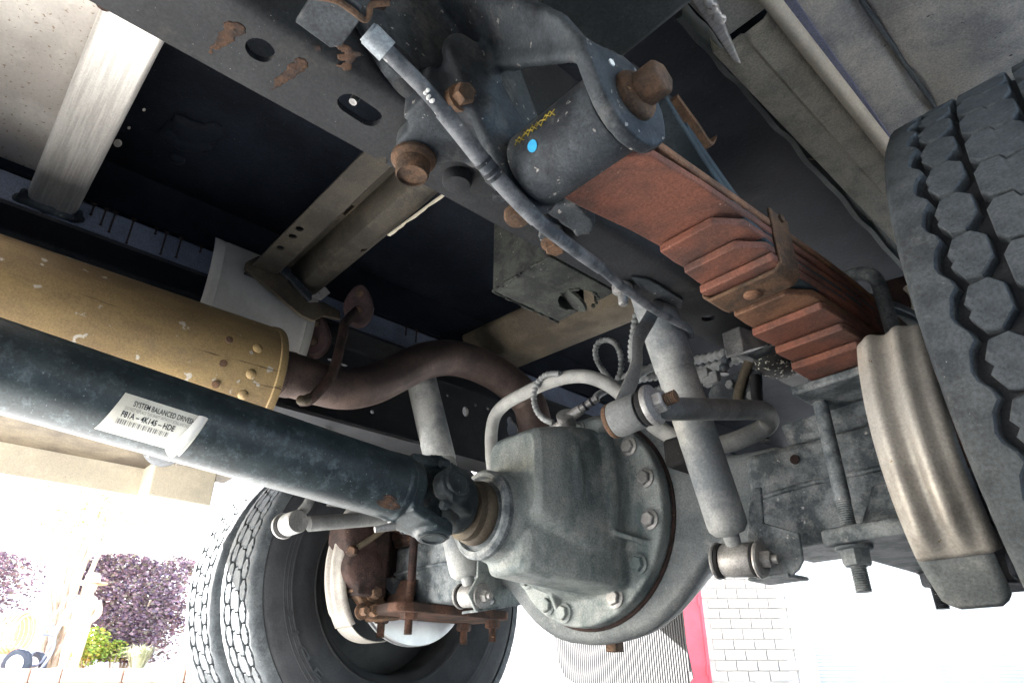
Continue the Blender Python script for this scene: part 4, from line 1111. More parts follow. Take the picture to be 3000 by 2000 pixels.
# label wrapped on the tube
e1 = (CAM - UJ); e1 = V((1, 0, 0)); e1 = (e1 - sdv * e1.dot(sdv)).normalized(); e2 = V((0, 0, 1)); e2 = (e2 - sdv * e2.dot(sdv)).normalized()
def on_tube(y_, ph, r_): return UJ + sdv * ((UJ.y - y_) / -sdv.y) + e1 * (r_ * math.cos(ph)) + e2 * (r_ * math.sin(ph))
PT = rad(-6)     # top edge of the label
yl, yr = U(352, 1200, X=.045).y, U(592, 1300, X=.045).y
HL = .050
g = B(); rs = []
for i in range(31):
    t_ = i / 30; row = []
    for j in range(13):
        ph = PT - (HL / SR) * j / 12
        lift = .0 if t_ < .9 else (t_ - .9) * .06
        row.append(on_tube(yl + (yr - yl) * t_ - .012 * (j / 12) * (1 - 2 * t_ * 0), ph, SR + .0006 + lift * (j / 12)))
    rs.append(row)
stk = obj('part_label', rings(g, rs, False, False), 'sticker', ds, label='white printed part label on the driveshaft tube')
def wrap_text(s, y0, drop, size, mt_, bold=.0, width=1.0):
    tm = text_mesh(s, size, bold); xs = width / max(v_.co.x for v_ in tm.vertices); bmt = B(); bmt.from_mesh(tm); bpy.data.meshes.remove(tm)
    for v_ in bmt.verts:
        v_.co = on_tube(y0 + v_.co.x * xs, PT - (drop - v_.co.y) / SR, SR + .0011)
    obj('lettering', bmt, mt_, stk)
LL = yr - yl
wrap_text('SYSTEM BALANCED DRIVESHA', yl + LL * .13, .0115, .0086, 'ink', .00012, LL * .77)
wrap_text('DO NOT REPLACE THIS SHAFT WITHOUT REBALANCING MAT', yl + LL * .06, .0172, .0056, 'fineink', .0, LL * .82)
wrap_text('F81A – 4K145 – HDE', yl + LL * .05, .0255, .0094, 'ink', .0002, LL * .62)
g = B(); x_ = 0.0
while x_ < LL * .60:
    w_ = random.choice((.0006, .0006, .0012, .0018))
    rings(g, [[on_tube(yl + LL * .035 + x_, PT - q / SR, SR + .0011), on_tube(yl + LL * .035 + x_ + w_, PT - q / SR, SR + .0011)] for q in (.0285, .0315, .0345)], False, False); x_ += w_ + random.choice((.0007, .0007, .0013))
obj('barcode', g, 'fineink', stk)
g = B(); rs = []   # peeled corner curling over the print
for i in range(9):
    t_ = i / 8; row = []
    for j in range(13):
        ph = PT - (HL / SR) * j / 12; base = yr - .001 - .012 * (j / 12)
        back = LL * (.115 + .06 * (j / 12)) * t_
        row.append(on_tube(base - back, ph, SR + .002 + .010 * math.sin(math.pi * t_) * (.3 + .7 * j / 12)))
    rs.append(row)
obj('peeled_corner', rings(g, rs, False, False), 'whitepaint', stk)
for px, py, a_, b_ in ((1142, 1506, .014, .007), (1137, 1475, .008, .004)):
    q = U(px, py, X=.03); ph0 = rad(-52 if py > 1490 else -40)
    g = B(); rings(g, [[on_tube(q.y + a_ * 1.4 * math.cos(k * .45) + random.uniform(-.001, .001), ph0 + b_ / SR * math.sin(k * .45), r_) for k in range(14)] for r_ in (SR + .0001, SR + .0004)]); obj('rust_patch', g, 'weld', ds)

# ================================================================== SHOCK ABSORBERS
def shock(name, label, a, b, r, axis, mt1='shock'):
    a, b = V(a), V(b); d = (b - a).normalized(); L_ = (b - a).length
    t = thing(name, label, 'shock absorber', b, 'shock absorbers')
    g = B(); lathe(g, [(r * .5, 0), (r * 1.0, .004), (r * 1.03, .02), (r * 1.03, L_ * .47), (r * 1.0, L_ * .474), (r * .9, L_ * .477)], a, d, 40); obj('dust_tube', g, mt1, t)
    g = B(); lathe(g, [(r * .7, L_ * .40), (r * .97, L_ * .44), (r * .97, L_ * .90), (r * .93, L_ * .915), (r * .72, L_ * .93), (r * .40, L_ * .935), (r * .34, L_ - .012)], a, d, 40); obj('lower_tube', g, mt1, t)
    g = B(); lathe(g, [(.011, -.022), (.0205, -.022), (.0225, -.019), (.0225, .019), (.0205, .022), (.011, .022)], b, axis, 32); obj('eye', g, 'galv', t)
    for s in (-1, 1):
        g = B(); lathe(g, [(.010, .0), (.0225, .0), (.0235, .003), (.0225, .005), (.010, .005)], b + V(axis) * (s * .0225), V(axis) * s, 32); obj('bushing', g, 'blackrubber', t)
        g = B(); lathe(g, [(.008, .0), (.0240, .0), (.0250, .0025), (.0235, .005), (.008, .005)], b + V(axis) * (s * .0280), V(axis) * s, 32); obj('washer', g, 'galv', t)
    g = B(); hexhead(g, b + V(axis) * .033, V(axis), .0120, .013, 0); cyl(g, b + V(axis) * .044, b + V(axis) * .054, .006, n=14); obj('bolt', g, 'galv', t)
    return t
axr = V((.97, .1, -.08)).normalized()
shock('shock_absorber', 'grey near shock absorber slanting down beside the differential', (.36, -.330, .80), U(2165, 1640, X=.352), .0285, axr)
shock('shock_absorber', 'pale far shock absorber standing behind the driveshaft joint', U(1222, 1060, X=-.39), U(1382, 1745, X=-.265), .0345, axr)
# axle brackets for the shocks
bk = thing('shock_bracket', 'dark grey folded shock bracket on the near axle beam', 'bracket', (.38, -.1, .3))
g = B()
prism(g, [U(x_, y_, Y=-.104) for x_, y_ in ((2188, 1560), (2192, 1500), (2205, 1430), (2228, 1425), (2235, 1530), (2340, 1560), (2352, 1640), (2338, 1668), (2310, 1692), (2190, 1690))], (0, .006, 0))
prism(g, [V((.345, -.108, .291)), V((.405, -.108, .291)), V((.405, -.05, .291)), V((.345, -.05, .291))], (0, 0, .005))
o_ = obj('plate', g, 'axle', bk, bev=.0018)
bk2 = thing('shock_bracket', 'pale grey holed shock bracket beneath the far side of the differential', 'bracket', (-.33, 0, .3))
P2 = [U(x_, y_, X=-.235) for x_, y_ in ((1395, 1790), (1372, 1740), (1400, 1690), (1402, 1620), (1425, 1600), (1450, 1690), (1530, 1710), (1535, 1745), (1520, 1768))]
o_ = obj('plate', prism(B(), P2, (-.006, 0, 0)), 'castgrey', bk2, bev=.0015)
hp = U(1420, 1756, X=-.235); cb = B(); prism(cb, [hp + V((-.03, .030 * math.cos(k * .5236), .011 * math.sin(k * .5236))) for k in range(12)], (.06, 0, 0)); cut(o_, cb)
g = B(); a, b = U(1400, 1792, X=-.235), U(1525, 1772, X=-.235); prism(g, [a, b, b + V((-.05, 0, 0)), a + V((-.05, 0, 0))], (0, 0, .005)); obj('bottom_flange', g, 'axle', bk2)

# ================================================================== SWAY BAR AND LINKS
sw = thing('sway_bar', 'grey bent sway bar arching over the differential to both sides', 'sway bar', (0, -.1, .5))
LB = V((.375, -.394, .448)); LBL = U(862, 1530, X=-.42)
right = fillet([(.418, -.385, .449), (.412, -.10, .526), (.395, -.052, .520), (.335, -.085, .496), (.285, -.095, .500)], .05)
arch = smooth([V((.285, -.095, .500))] + [U(x_, y_, Y=-.10) for x_, y_ in ((1940, 1262), (1890, 1222), (1840, 1172), (1785, 1128), (1725, 1104), (1665, 1104), (1600, 1122), (1540, 1150), (1485, 1180), (1452, 1215), (1440, 1265), (1440, 1330), (1443, 1400))] + [V((-.25, -.098, .492)), V((-.33, -.09, .496))], 7)
left = fillet([(-.33, -.09, .496), (-.40, -.06, .520), (-.415, -.10, .52), LBL + V((.0, .03, .002))], .04)
obj('arm', tube(B(), right, .0145, 18), 'swaybar', sw)
obj('centre_section', tube(B(), arch, .0138, 18), 'swaybarlit', sw)
obj('arm', tube(B(), left, .0150, 18), 'swaybar', sw)
for s in (-1, 1):
    g = B(); bx(g, s * .262 - .022, s * .262 + .022, -.125, -.058, .472, .52); obj('clamp_bushing', g, 'blackrubber', sw, bev=.008)
def link(label, c, up, ax_, mtb, flip=1):
    t = thing('sway_bar_link', label, 'sway bar link', c, 'sway bar links')
    g = B(); lathe(g, [(.012, -.010), (.0212, -.010), (.0222, -.007), (.0222, .024), (.0212, .027), (.012, .027)], c, ax_, 36); obj('eye', g, mtb, t)
    g = B(); lathe(g, [(.008, .0305), (.0215, .0305), (.0225, .0345), (.0215, .0385), (.008, .0385)], c, ax_, 32); obj('bushing', g, 'blackrubber', t)
    g = B(); lathe(g, [(.008, .039), (.0245, .039), (.0255, .042), (.0245, .046), (.017, .048), (.008, .0485)], c, ax_, 32); obj('washer', g, 'galv', t)
    g = B(); lathe(g, [(.008, -.0105), (.0215, -.0105), (.0222, -.0135), (.0208, -.0165), (.008, -.0165)], c, ax_, 32); obj('washer', g, 'rustbolt' if flip > 0 else 'galv', t)
    g = B(); hexhead(g, c + ax_ * .0485, ax_, .0135, .012); obj('nut', g, 'galv', t)
    g = B(); thread(g, c + ax_ * .060, c + ax_ * .074, .0078, .0024); obj('stud', g, 'rustbolt', t)
    fl = smooth(up, 7); g = B(); rs = []
    for i, q in enumerate(fl):
        tt = (fl[min(i + 1, len(fl) - 1)] - fl[max(i - 1, 0)]).normalized(); n_ = tt.cross(ax_).normalized()
        rs.append([q + n_ * (.0108 * math.cos(k * .628)) + ax_ * (.0060 * math.sin(k * .628)) for k in range(10)])
    obj('strap', rings(g, rs), 'swaybar', t)
    return t
axl = V((.94, .12, .10)).normalized()
link('near sway bar link with grey rubber-bushed eye and rusty stud', LB, [LB + V((0, 0, .015)), U(1862, 1080, X=.375), U(1868, 1000, X=.375), U(1905, 930, X=.376), U(1943, 860, X=.378), U(1946, 790, X=.378), U(1944, 740, X=.378)], axl, 'swaybar')
link('far sway bar link with white-lit eye in front of the far tyre', LBL, [LBL + V((0, .01, .02)), U(905, 1470, X=-.41), U(935, 1390, X=-.41), U(960, 1230, X=-.40)], V((-.97, -.05, .0)).normalized(), 'shock', -1)

# ================================================================== U-BOLTS, SPRING PLATES
def ubolt(label, y_, x0, x1, ztop, zlow, mt_, mt2, r=.0098):
    t = thing('u_bolt', label, 'u-bolt', ((x0 + x1) / 2, y_, zlow), 'spring u-bolts')
    pts = fillet([(x0, y_, zlow + .11), (x0, y_, ztop), (x1, y_, ztop), (x1, y_, zlow + .11)], .035, 8)
    obj('rod', tube(B(), pts, r, 16), mt_, t)
    for x_ in (x0, x1):
        obj('thread', thread(B(), V((x_, y_, zlow + .112)), V((x_, y_, zlow)), r * .98), mt2, t)
        g = B(); hexhead(g, V((x_, y_, zlow + .052)), V((0, 0, -1)), .0185, .022, .022); obj('nut', g, mt2, t)
    return t
ubolt('front near U-bolt with grey speckled rod and threaded stub below the plate', -.112, .498, .611, .676, .262, 'axle', 'axle')
ubolt('rear near U-bolt behind the front one on the same spring plate', .150, .498, .611, .676, .262, 'axle', 'castdark')
ubolt('front far U-bolt, heavily rusted, ahead of the far axle beam', -.095, -.611, -.498, .676, .272, 'rustdark', 'rust')
ubolt('rear far U-bolt, rusted, behind the front one on the far side', .150, -.611, -.498, .676, .268, 'rustdark', 'rust')
for s, mt_, lb in ((1, 'axle', 'grey cast spring plate clamped below the near axle beam'), (-1, 'rust', 'flaky rust-orange spring plate clamped below the far axle beam')):
    t = thing('spring_plate', lb, 'spring plate', (s * .53, .02, .318), 'spring plates')
    g = B()
    prism(g, [V((s * .468, -.13, .316)), V((s * .480, -.143, .316)), V((s * .622, -.143, .316)), V((s * .632, -.13, .316)), V((s * .632, .17, .316)), V((s * .622, .185, .316)), V((s * .480, .185, .316)), V((s * .468, .17, .316))], (0, 0, .020))
    prism(g, [V((s * .505, -.105, .336)), V((s * .64, -.105, .336)), V((s * .64, -.078, .395)), V((s * .525, -.078, .395)), V((s * .512, -.09, .36))], (0, .020, 0))
    obj('plate', g, mt_, t, cast=(.004, 3))
    t2 = thing('spring_perch', ('grey' if s > 0 else 'rusty') + ' spring perch between axle beam and leaf pack on the ' + ('near' if s > 0 else 'far') + ' side', 'spring perch', (s * .53, .02, .485), 'spring perches')
    g = B(); bx(g, s * .488, s * .61, -.075, .12, .486, .507); obj('block', g, mt_, t2, bev=.006)
    g = B(); bx(g, s * .484, s * .612, -.165, .19, .508, .520); obj('top_plate', g, mt_, t2, bev=.003)
    g = B(); prism(g, [V((s * .42, -.066, .478)), V((s * .66, -.066, .478)), V((s * .66, -.080, .512)), V((s * .42, -.080, .505))], (0, .012, 0)); obj('ledge', g, mt_, t2, bev=.003)

# bump stop under the near rail
bs = thing('bump_stop', 'white-speckled black rubber bump stop beside the near leaf pack', 'bump stop', (.42, -.02, .6))
p = U(2275, 1062, X=.405)
g = B(); lathe(g, [(.024, .060), (.034, .055), (.037, .02), (.036, -.002), (.032, -.014), (.022, -.020), (.002, -.022)], p, V((.15, .1, 1)), 32); obj('rubber', g, 'bumpstop', bs)
obj('mount', prism(B(), [U(x_, y_, X=.43) for x_, y_ in ((2165, 955), (2205, 968), (2252, 1000), (2250, 1012), (2180, 1030))], (-.03, 0, 0)), 'galv', bs, bev=.002)
g = B(); bx(g, .385, .447, -.08, .06, .635, .649); obj('base', g, 'castdark', bs, bev=.003)

# ================================================================== FAR LEAF SPRING
fl_ = thing('leaf_spring', 'far leaf spring pack, dusty brown, under the far frame rail', 'leaf spring', (-.53, -.3, .54), 'leaf springs')
for y0, k, ch in [(-.66, 0, 0)] + ends:
    obj('leaf', leaf(y0 + .02, -y0 * .92 + .04, k, -.599, -.510, 0), 'leafdark' if k > 2 else 'cross2', fl_, bev=.002)
g = B(); lathe(g, [(.02, -.57), (.039, -.57), (.039, -.485), (.02, -.485)], V((0, EY, EZ)), V((1, 0, 0)), 32); obj('spring_eye', g, 'castdark', fl_)
g = B(); prism(g, [V((x_, -.352, z_)) for x_, z_ in ((-.571, .66), (-.571, .56), (-.484, .56), (-.484, .66), (-.489, .66), (-.489, .565), (-.566, .565), (-.566, .66))], (0, .034, 0)); obj('rebound_clip', g, 'leafdark', fl_)

# ================================================================== EXHAUST
MX, MZ, MA, MB_, MEND = -.262, .645, .097, .102, -.598
mf = thing('muffler', 'gold-brown weathered muffler drum in front of the far frame rail', 'muffler', (MX, -1.0, .54))
def mell(y, k): return [V((MX + MA * k * math.cos(2 * math.pi * i / 64), y, MZ + MB_ * k * math.sin(2 * math.pi * i / 64))) for i in range(64)]
g = B(); rings(g, [mell(-1.75, .6), mell(-1.745, 1), mell(-1.2, 1), mell(MEND - .012, 1)], cap=True); obj('shell', g, 'muffler', mf)
g = B(); rings(g, [mell(MEND - .014, 1.0), mell(MEND - .012, 1.022), mell(MEND - .004, 1.026), mell(MEND, 1.01), mell(MEND - .002, .96), mell(MEND - .016, .94)]); obj('end_cap', g, 'muffler', mf)
g = B(); rings(g, [mell(-1.0, 1.0), mell(-.999, 1.003), mell(-.996, 1.003), mell(-.995, 1.0)], cap=False)
for px, py in ((748, 1028), (733, 1093), (718, 1160), (663, 1005), (650, 1063), (636, 1125)):
    q = U(px, py, X=MX + MA * .9); d = V((q.x - MX, 0, q.z - MZ)).normalized(); s_ = V((MX + MA * d.x * 1.0, q.y, MZ + MB_ * d.z))
    big = px > 700
    obj('rivet', lathe(B(), [(.0085 if big else .006, -.002), (.0085 if big else .006, .001), (.006, .0035), (.001, .0045)], s_, d, 16), 'rustbolt' if not big else 'muffler', mf)
tpx = thing('tail_pipe', 'brown exhaust tail pipe humping over the axle from the muffler', 'exhaust pipe', (-.28, -.3, .7))
path = [V((-.262, -.64, .662)), U(850, 1098, X=-.265), U(930, 1122, X=-.27), U(1010, 1138, X=-.275), U(1090, 1126, X=-.28), U(1170, 1090, X=-.28), U(1240, 1058, X=-.28), U(1320, 1048, X=-.28), U(1400, 1068, X=-.275), U(1480, 1112, X=-.265), U(1545, 1175, X=-.255), U(1568, 1245, X=-.25), V((-.25, .12, .58)), V((-.26, .35, .57)), V((-.28, 1.2, .62))]
obj('pipe', tube(B(), smooth(path, 8), .0415, 32), 'pipe', tpx)
obj('weld_ring', tube(B(), smooth(path, 8)[6:9], .0432, 32), 'pipe', tpx)
# heat shield
hsd = thing('heat_shield', 'bright curved steel heat shield between muffler and crossmember', 'heat shield', (-.38, -.6, .85))
prof = smooth([V((-.357, 0, .962)), V((-.350, 0, .945)), V((-.343, 0, .91)), V((-.340, 0, .87)), V((-.345, 0, .82)), V((-.356, 0, .78)), V((-.372, 0, .745))], 5)
g = B(); rs = []
ys = [-.712, -.700, -.692, -.686, -.60, -.55, -.512, -.505, -.496, -.485]
for y_ in ys:
    bead = .004 if y_ in (-.692, -.505) else 0
    cutk = max(0, (-.690 - y_)) * 1.2
    rs.append([p_ + V((bead, y_, -bead)) for p_ in prof])
rings(g, rs, False, False); obj('sheet', g, 'steelsheet', hsd, solid=.0015)
obj('top_flange', prism(B(), [U(x_, y_, X=-.33) for x_, y_ in ((790, 760), (955, 842), (968, 858), (940, 880), (900, 862))], (-.002, 0, .001)), 'alusheet', hsd, bev=.0006)
# exhaust hanger bracket + rubber isolators + rod
hb_ = thing('exhaust_hanger_bracket', 'dark olive channel bracket crossing the heat shield to the rubber isolator', 'bracket', (-.3, -.5, .87))
P3 = [U(x_, y_, X=-.30) for x_, y_ in ((725, 765), (760, 748), (790, 765), (905, 885), (950, 885), (995, 910), (1000, 935), (950, 925), (920, 940), (885, 925), (720, 785))]
g = B(); prism(g, P3, (-.012, 0, .002)); obj('channel', g, 'cross2', hb_, bev=.002)
P4 = [U(x_, y_, X=-.296) for x_, y_ in ((775, 745), (790, 765), (905, 885), (912, 868), (800, 748))]
obj('flange', prism(B(), P4, (.005, 0, .002)), 'castdark', hb_)
for px, py in ((772, 778), (900, 870)):
    p = U(px, py, X=-.299); obj('rust_hole', cyl(B(), p + V((.0004, 0, 0)), p + V((.0012, 0, 0)), .010, n=14), 'rustdark', hb_)
def isolator(label, c, ax_, s):
    t = thing('rubber_isolator', label, 'exhaust hanger', c, 'exhaust isolators')
    x, y = frame(V(ax_))
    up = V((0, 0, 1)); up = (up - V(ax_) * up.dot(V(ax_))).normalized(); sd_ = V(ax_).cross(up).normalized()
    pts = []
    for k in range(24):
        a_ = 2 * math.pi * k / 24; rr = s * (1.0 if math.sin(a_) < 0 else 1 - .28 * math.sin(a_))
        pts.append(V(c) + sd_ * (rr * .82 * math.cos(a_)) + up * (s * 1.18 * math.sin(a_)) - V(ax_) * s * .45)
    obj('block', prism(B(), pts, V(ax_) * s * .95), 'brownrubber', t, bev=s * .14)
    for q in (.62, -.38):
        obj('pin', lathe(B(), [(s * .22, .0), (s * .22, s * .66), (s * .12, s * .72), (s * .01, s * .72)], V(c) + up * (s * q) , V(ax_), 16), 'rustbolt', t)
    return t
axi = V((.80, -.52, -.28)).normalized()
isolator('front purple-brown rubber exhaust isolator on the olive bracket', U(1052, 898, X=-.275), axi, .038)
isolator('shadowed rubber exhaust isolator in front of the heat shield end', U(925, 985, X=-.37), axi, .040)
rd = thing('hanger_rod', 'rusty bent exhaust hanger rod hugging the tail pipe', 'rod', U(980, 1060, X=-.24))
obj('rod', tube(B(), smooth([U(1050, 905, X=-.27), U(1012, 945, X=-.245), U(1003, 985, X=-.235), U(985, 1060, X=-.222), U(965, 1110, X=-.218), U(930, 1150, X=-.222), U(905, 1172, X=-.232), U(880, 1175, X=-.245)], 7), .0095, 14), 'rustdark', rd)
g = B()
for k in range(10): ball(g, U(880 + k * 4, 1178 - k * 1.5, X=-.228) + V((random.uniform(-.004, .004), 0, random.uniform(-.004, .004))), random.uniform(.006, .011), 8, 6)
obj('weld_blob', g, 'cross2', rd, cast=(.003, 2))
# side locker on the far side
lk = thing('side_locker', 'brown underside of a side locker outside the far frame rail', 'locker', (-.9, -1, .69))
obj('bottom', bx(B(), -1.118, -.77, -1.15, -.345, .692, .70), 'cross2', lk, bev=.003)
obj('inner_wall', bx(B(), -.778, -.772, -1.15, -.345, .702, 1.03), 'black', lk)
obj('end_wall', bx(B(), -1.118, -.78, -.353, -.345, .702, 1.03), 'cross2', lk)

# ================================================================== WHEELS
RT_ = .425
def tyre_block(poly, x0, w_, pitch, h=.0125, rbase=None):
    rb = rbase or (RT_ - h)
    g = B(); rs = []
    cx = sum(p_[0] for p_ in poly) / len(poly); cy_ = sum(p_[1] for p_ in poly) / len(poly)
    for r_, k in ((rb - .002, 1.04), (RT_ - .0018, 1.0), (RT_, .95)):
        row = []
        for a_, b_ in poly:
            a2 = cx + (a_ - cx) * k; b2 = cy_ + (b_ - cy_) * k
            th = (b2 - .5) * pitch
            row.append(V((x0 + a2 * w_, r_ * math.cos(th), r_ * math.sin(th))))
        rs.append(row)
    return rings(g, rs)
NP = 54
PITCH = 2 * math.pi / NP
COL1 = [(0, .62), (.14, .50), (0, .36), (.22, .06), (.70, .02), (1, .22), (1, .68), (.60, .96), (.24, .92)]
COL2 = [(0, .22), (.16, .03), (.46, .07), (.54, .26), (.86, .22), (1, .40), (1, .92), (.86, 1.155), (.54, 1.195), (.46, 1.005), (.16, .965), (0, .78)]
COL3 = [(1 - a_, 1 - b_) for a_, b_ in COL1]
BM = [mesh_of(tyre_block(COL1, .042, .031, PITCH), 'tread_block', 'rubber', 18), mesh_of(tyre_block(COL2, .079, .046, PITCH), 'tread_block', 'rubber', 18), mesh_of(tyre_block(COL3, .131, .031, PITCH), 'tread_block', 'rubber', 18)]
def shoulder(x_out, x_in, s):
    """continuous shoulder rib with a saw-tooth inner edge; x measured from the tyre's inner face"""
    g = B(); n = NP * 6; rs = []
    for k in range(n):
        a_ = 2 * math.pi * k / n; f_ = (k % 6) / 6
        e = x_in + s * (-.006 * abs(f_ - .5) * 2 + (.004 if (k % 6) in (2, 3) else 0))
        notch = .0 if (k % 6) != 0 else .0012
        row = [(x_out + s * .0, RT_ - .026), (x_out + s * .002, RT_ - .008 - notch), (x_out + s * .008, RT_ - .001 - notch), (e, RT_), (e + s * .0015, RT_ - .002), (e + s * .003, RT_ - .0145)]
        rs.append([V((x_, r_ * math.cos(a_), r_ * math.sin(a_))) for x_, r_ in row])
    vv = [[g.verts.new(p_) for p_ in r_] for r_ in rs]
    for i in range(n):
        for j in range(5): g.faces.new((vv[i][j], vv[i][j + 1], vv[(i + 1) % n][j + 1], vv[(i + 1) % n][j]))
    return g
SH1 = mesh_of(shoulder(.003, .036, 1), 'shoulder_rib', 'rubber', 50)
SH2 = mesh_of(shoulder(.201, .168, -1), 'shoulder_rib', 'rubber', 50)
TPROF = [(.244, .040), (.249, .030), (.258, .026), (.275, .014), (.300, .004), (.318, .0), (.3185, -.0006), (.321, -.0006), (.3215, 0), (.327, .0), (.3275, -.0006), (.330, -.0006), (.3305, 0), (.336, .0), (.3365, -.0006), (.339, -.0006), (.3395, .0), (.362, .001), (.378, .003), (.386, .010), (.3945, .030),
                     (.3945, .10), (.3945, .175), (.386, .194), (.36, .203), (.318, .204), (.275, .19), (.249, .174), (.244, .164)]
TY = B(); lathe(TY, [(r_ if r_ < .25 else .249 + (r_ - .249) * (RT_ - .0135 - .249) / (.3945 - .249), h_) for r_, h_ in TPROF], V((0, 0, 0)), V((1, 0, 0)), 120, cap=False)
TYM = mesh_of(TY, 'tyre', 'sidewall', 40)
def wheel(label, xf, s, rim_mt='rim', blocks=True, a_off=0.0):
    """xf: X of the face turned to the truck's middle; s: +1 grows outward to +X, -1 to -X"""
    AYw = .010 if s > 0 else .074
    c = V((xf, AYw, AZ))
    t = thing('wheel', label, 'wheel', (xf, AYw, 0), 'dual rear wheels')
    base = Matrix.Translation(c) @ Matrix.Rotation(0 if s > 0 else math.pi, 4, 'Z')
    ty = obj('tyre', TYM, None, t); L0 = V(ty.location)
    ty.matrix_basis = Matrix.Translation(L0) @ base
    def sub(nm, me, a_):
        o = bpy.data.objects.new(nm, me); COL.objects.link(o); o.parent = ty
        o.matrix_basis = Matrix.Rotation(a_, 4, 'X'); return o
    sub('shoulder_rib', SH1, 0); sub('shoulder_rib', SH2, 0)
    if blocks:
        for k in range(NP):
            for j in range(3):
                sub('tread_block', BM[j], (k + (.5 if j == 1 else 0)) * PITCH + a_off)
    rm = B()
    lathe(rm, [(.252, .026), (.258, .028), (.258, .032), (.246, .036), (.236, .045), (.232, .10), (.236, .16), (.246, .168), (.258, .172), (.252, .178), (.240, .172), (.226, .155), (.222, .10), (.222, .06), (.228, .045), (.244, .034)], V((0, 0, 0)), V((1, 0, 0)), 72, cap=False)
    for v_ in rm.verts: v_.co = base @ v_.co
    ri = obj('rim', rm, rim_mt, t)
    dk = B(); lathe(dk, [(.226, .150), (.20, .158), (.13, .150), (.03, .140), (.03, .146), (.13, .156), (.20, .164), (.228, .156)], V((0, 0, 0)), V((1, 0, 0)), 72, cap=False)
    for v_ in dk.verts: v_.co = base @ v_.co
    obj('wheel_disc', dk, 'rim', t)
    return t, base
wr, _ = wheel('near inner wheel with deep blocky tread at the right edge', .706, 1)
wl, wb = wheel('far inner dual wheel facing the differential', -.775, -1)
wo, _ = wheel('far outer dual wheel, leftmost, bright tread against the sky', -1.02, -1, a_off=.03)
# embossed sidewall letters on the far inner tyre
tm = text_mesh('T I G E', .034, .0004); bmt = B(); bmt.from_mesh(tm); bpy.data.meshes.remove(tm)
for v_ in bmt.verts:
    a_ = rad(196) + v_.co.x / .29 * 1.9; r_ = .285 + v_.co.y * .9
    v_.co = V((-.775 + .0045 + (.318 - r_) * -.12 + .001, AY + r_ * math.cos(a_), AZ + r_ * math.sin(a_)))
obj('raised_lettering', bmt, 'sidewall', wl)

tm = text_mesh('RADIAL', .024, .0004); bmt = B(); bmt.from_mesh(tm); bpy.data.meshes.remove(tm)
for v_ in bmt.verts:
    a_ = rad(310) + v_.co.x / .33 * 1.5; r_ = .345 - v_.co.y * .9
    v_.co = V((-.775 + .0012, .074 + r_ * math.cos(a_), AZ + r_ * math.sin(a_)))
obj('raised_lettering', bmt, 'rim', wl)

# brake rotor and hub on each side
def brake(s, lab):
    t = thing('brake_rotor', lab, 'brake rotor', (s * .68, AY, AZ - .19), 'brake rotors')
    g = B(); lathe(g, [(.10, s * .655), (.163, s * .655), (.165, s * .658), (.165, s * .664), (.14, s * .664), (.14, s * .676), (.165, s * .676), (.165, s * .684), (.10, s * .684)], V((0, AY, AZ)), V((1, 0, 0)), 64); obj('disc', g, 'silver' if s < 0 else 'rustdark', t)
    g = B(); lathe(g, [(.04, s * .622), (.118, s * .624), (.122, s * .630), (.120, s * .645), (.04, s * .648)], V((0, AY, AZ + .02)), V((1, 0, 0)), 48); obj('backing_plate', g, 'rustdark', t)
    g = B(); lathe(g, [(.03, s * .58), (.05, s * .585), (.075, s * .61), (.088, s * .64), (.09, s * .70), (.085, s * .80), (.03, s * .81)], V((0, AY, AZ)), V((1, 0, 0)), 48); obj('hub', g, 'cross2' if s < 0 else 'rustdark', t)
    return t
brake(1, 'near brake rotor and hub hidden behind the ribbed dust shield')
brake(-1, 'far rust-brown brake rotor and hub inside the far inner wheel')

def dust_shield(s, lab, a0, a1, mt_):
    t = thing('brake_dust_shield', lab, 'brake shield', (s * .635, -.2, .24), 'brake dust shields')
    CY, CZ, R0 = (.0, .40, .258) if s > 0 else (.02, .425, .242)
    g = B(); rs = []
    NX = 22
    for k in range(49):
        f_ = k / 48; a_ = rad(a0 + (a1 - a0) * f_)
        row = []
        fade = min(1, f_ / .10, (1 - f_) / .12)
        for i in range(NX):
            u_ = i / (NX - 1)
            x_ = .598 + .076 * u_
            rib = .0135 * (math.exp(-((u_ - .27) / .12) ** 2) + .95 * math.exp(-((u_ - .66) / .12) ** 2)) * fade
            lip = -.010 * max(0, (u_ - .93) / .07) - .012 * max(0, (.06 - u_) / .06)
            r_ = R0 + rib + lip - (.006 if False else 0) - .020 * max(0, (.06 - f_) / .06) ** 1.4
            row.append(V((s * x_, CY + r_ * math.cos(a_), CZ + r_ * math.sin(a_))))
        rs.append(row)
    rings(g, rs, False, False); obj('ribbed_band', g, mt_, t, solid=.0022, ang=60)
    g = B(); rs = []
    for k in range(11):
        f_ = k / 10; a_ = rad(a1 - .5 + (13 if s > 0 else 26) * f_)
        x0, x1 = .600 + .006 * f_, .668 - .004 * f_ ** 3
        if f_ > .85: x0 += .012 * (f_ - .85) / .15; x1 -= .010 * (f_ - .85) / .15
        r_ = R0 - .003 - (0 if s > 0 else .055 * f_ ** 1.6)
        rs.append([V((s * (x0 + (x1 - x0) * i / 6), CY + r_ * math.cos(a_), CZ + r_ * math.sin(a_))) for i in range(7)])
    rings(g, rs, False, False); tg = obj('lower_tongue', g, 'housing' if s > 0 else mt_, t, solid=.0022, ang=60)
    g = B(); rs = []
    for k in range(7):
        f_ = k / 6; a_ = rad(a0 + .5 - 9 * f_)
        x0, x1 = .598, .640 - .010 * f_ ** 2
        r_ = R0 - .022 - .028 * f_ ** 1.5
        rs.append([V((s * (x0 + (x1 - x0) * i / 6), CY + r_ * math.cos(a_), CZ + r_ * math.sin(a_))) for i in range(7)])
    rings(g, rs, False, False); obj('upper_lug', g, mt_, t, solid=.0022, ang=60)
    return t
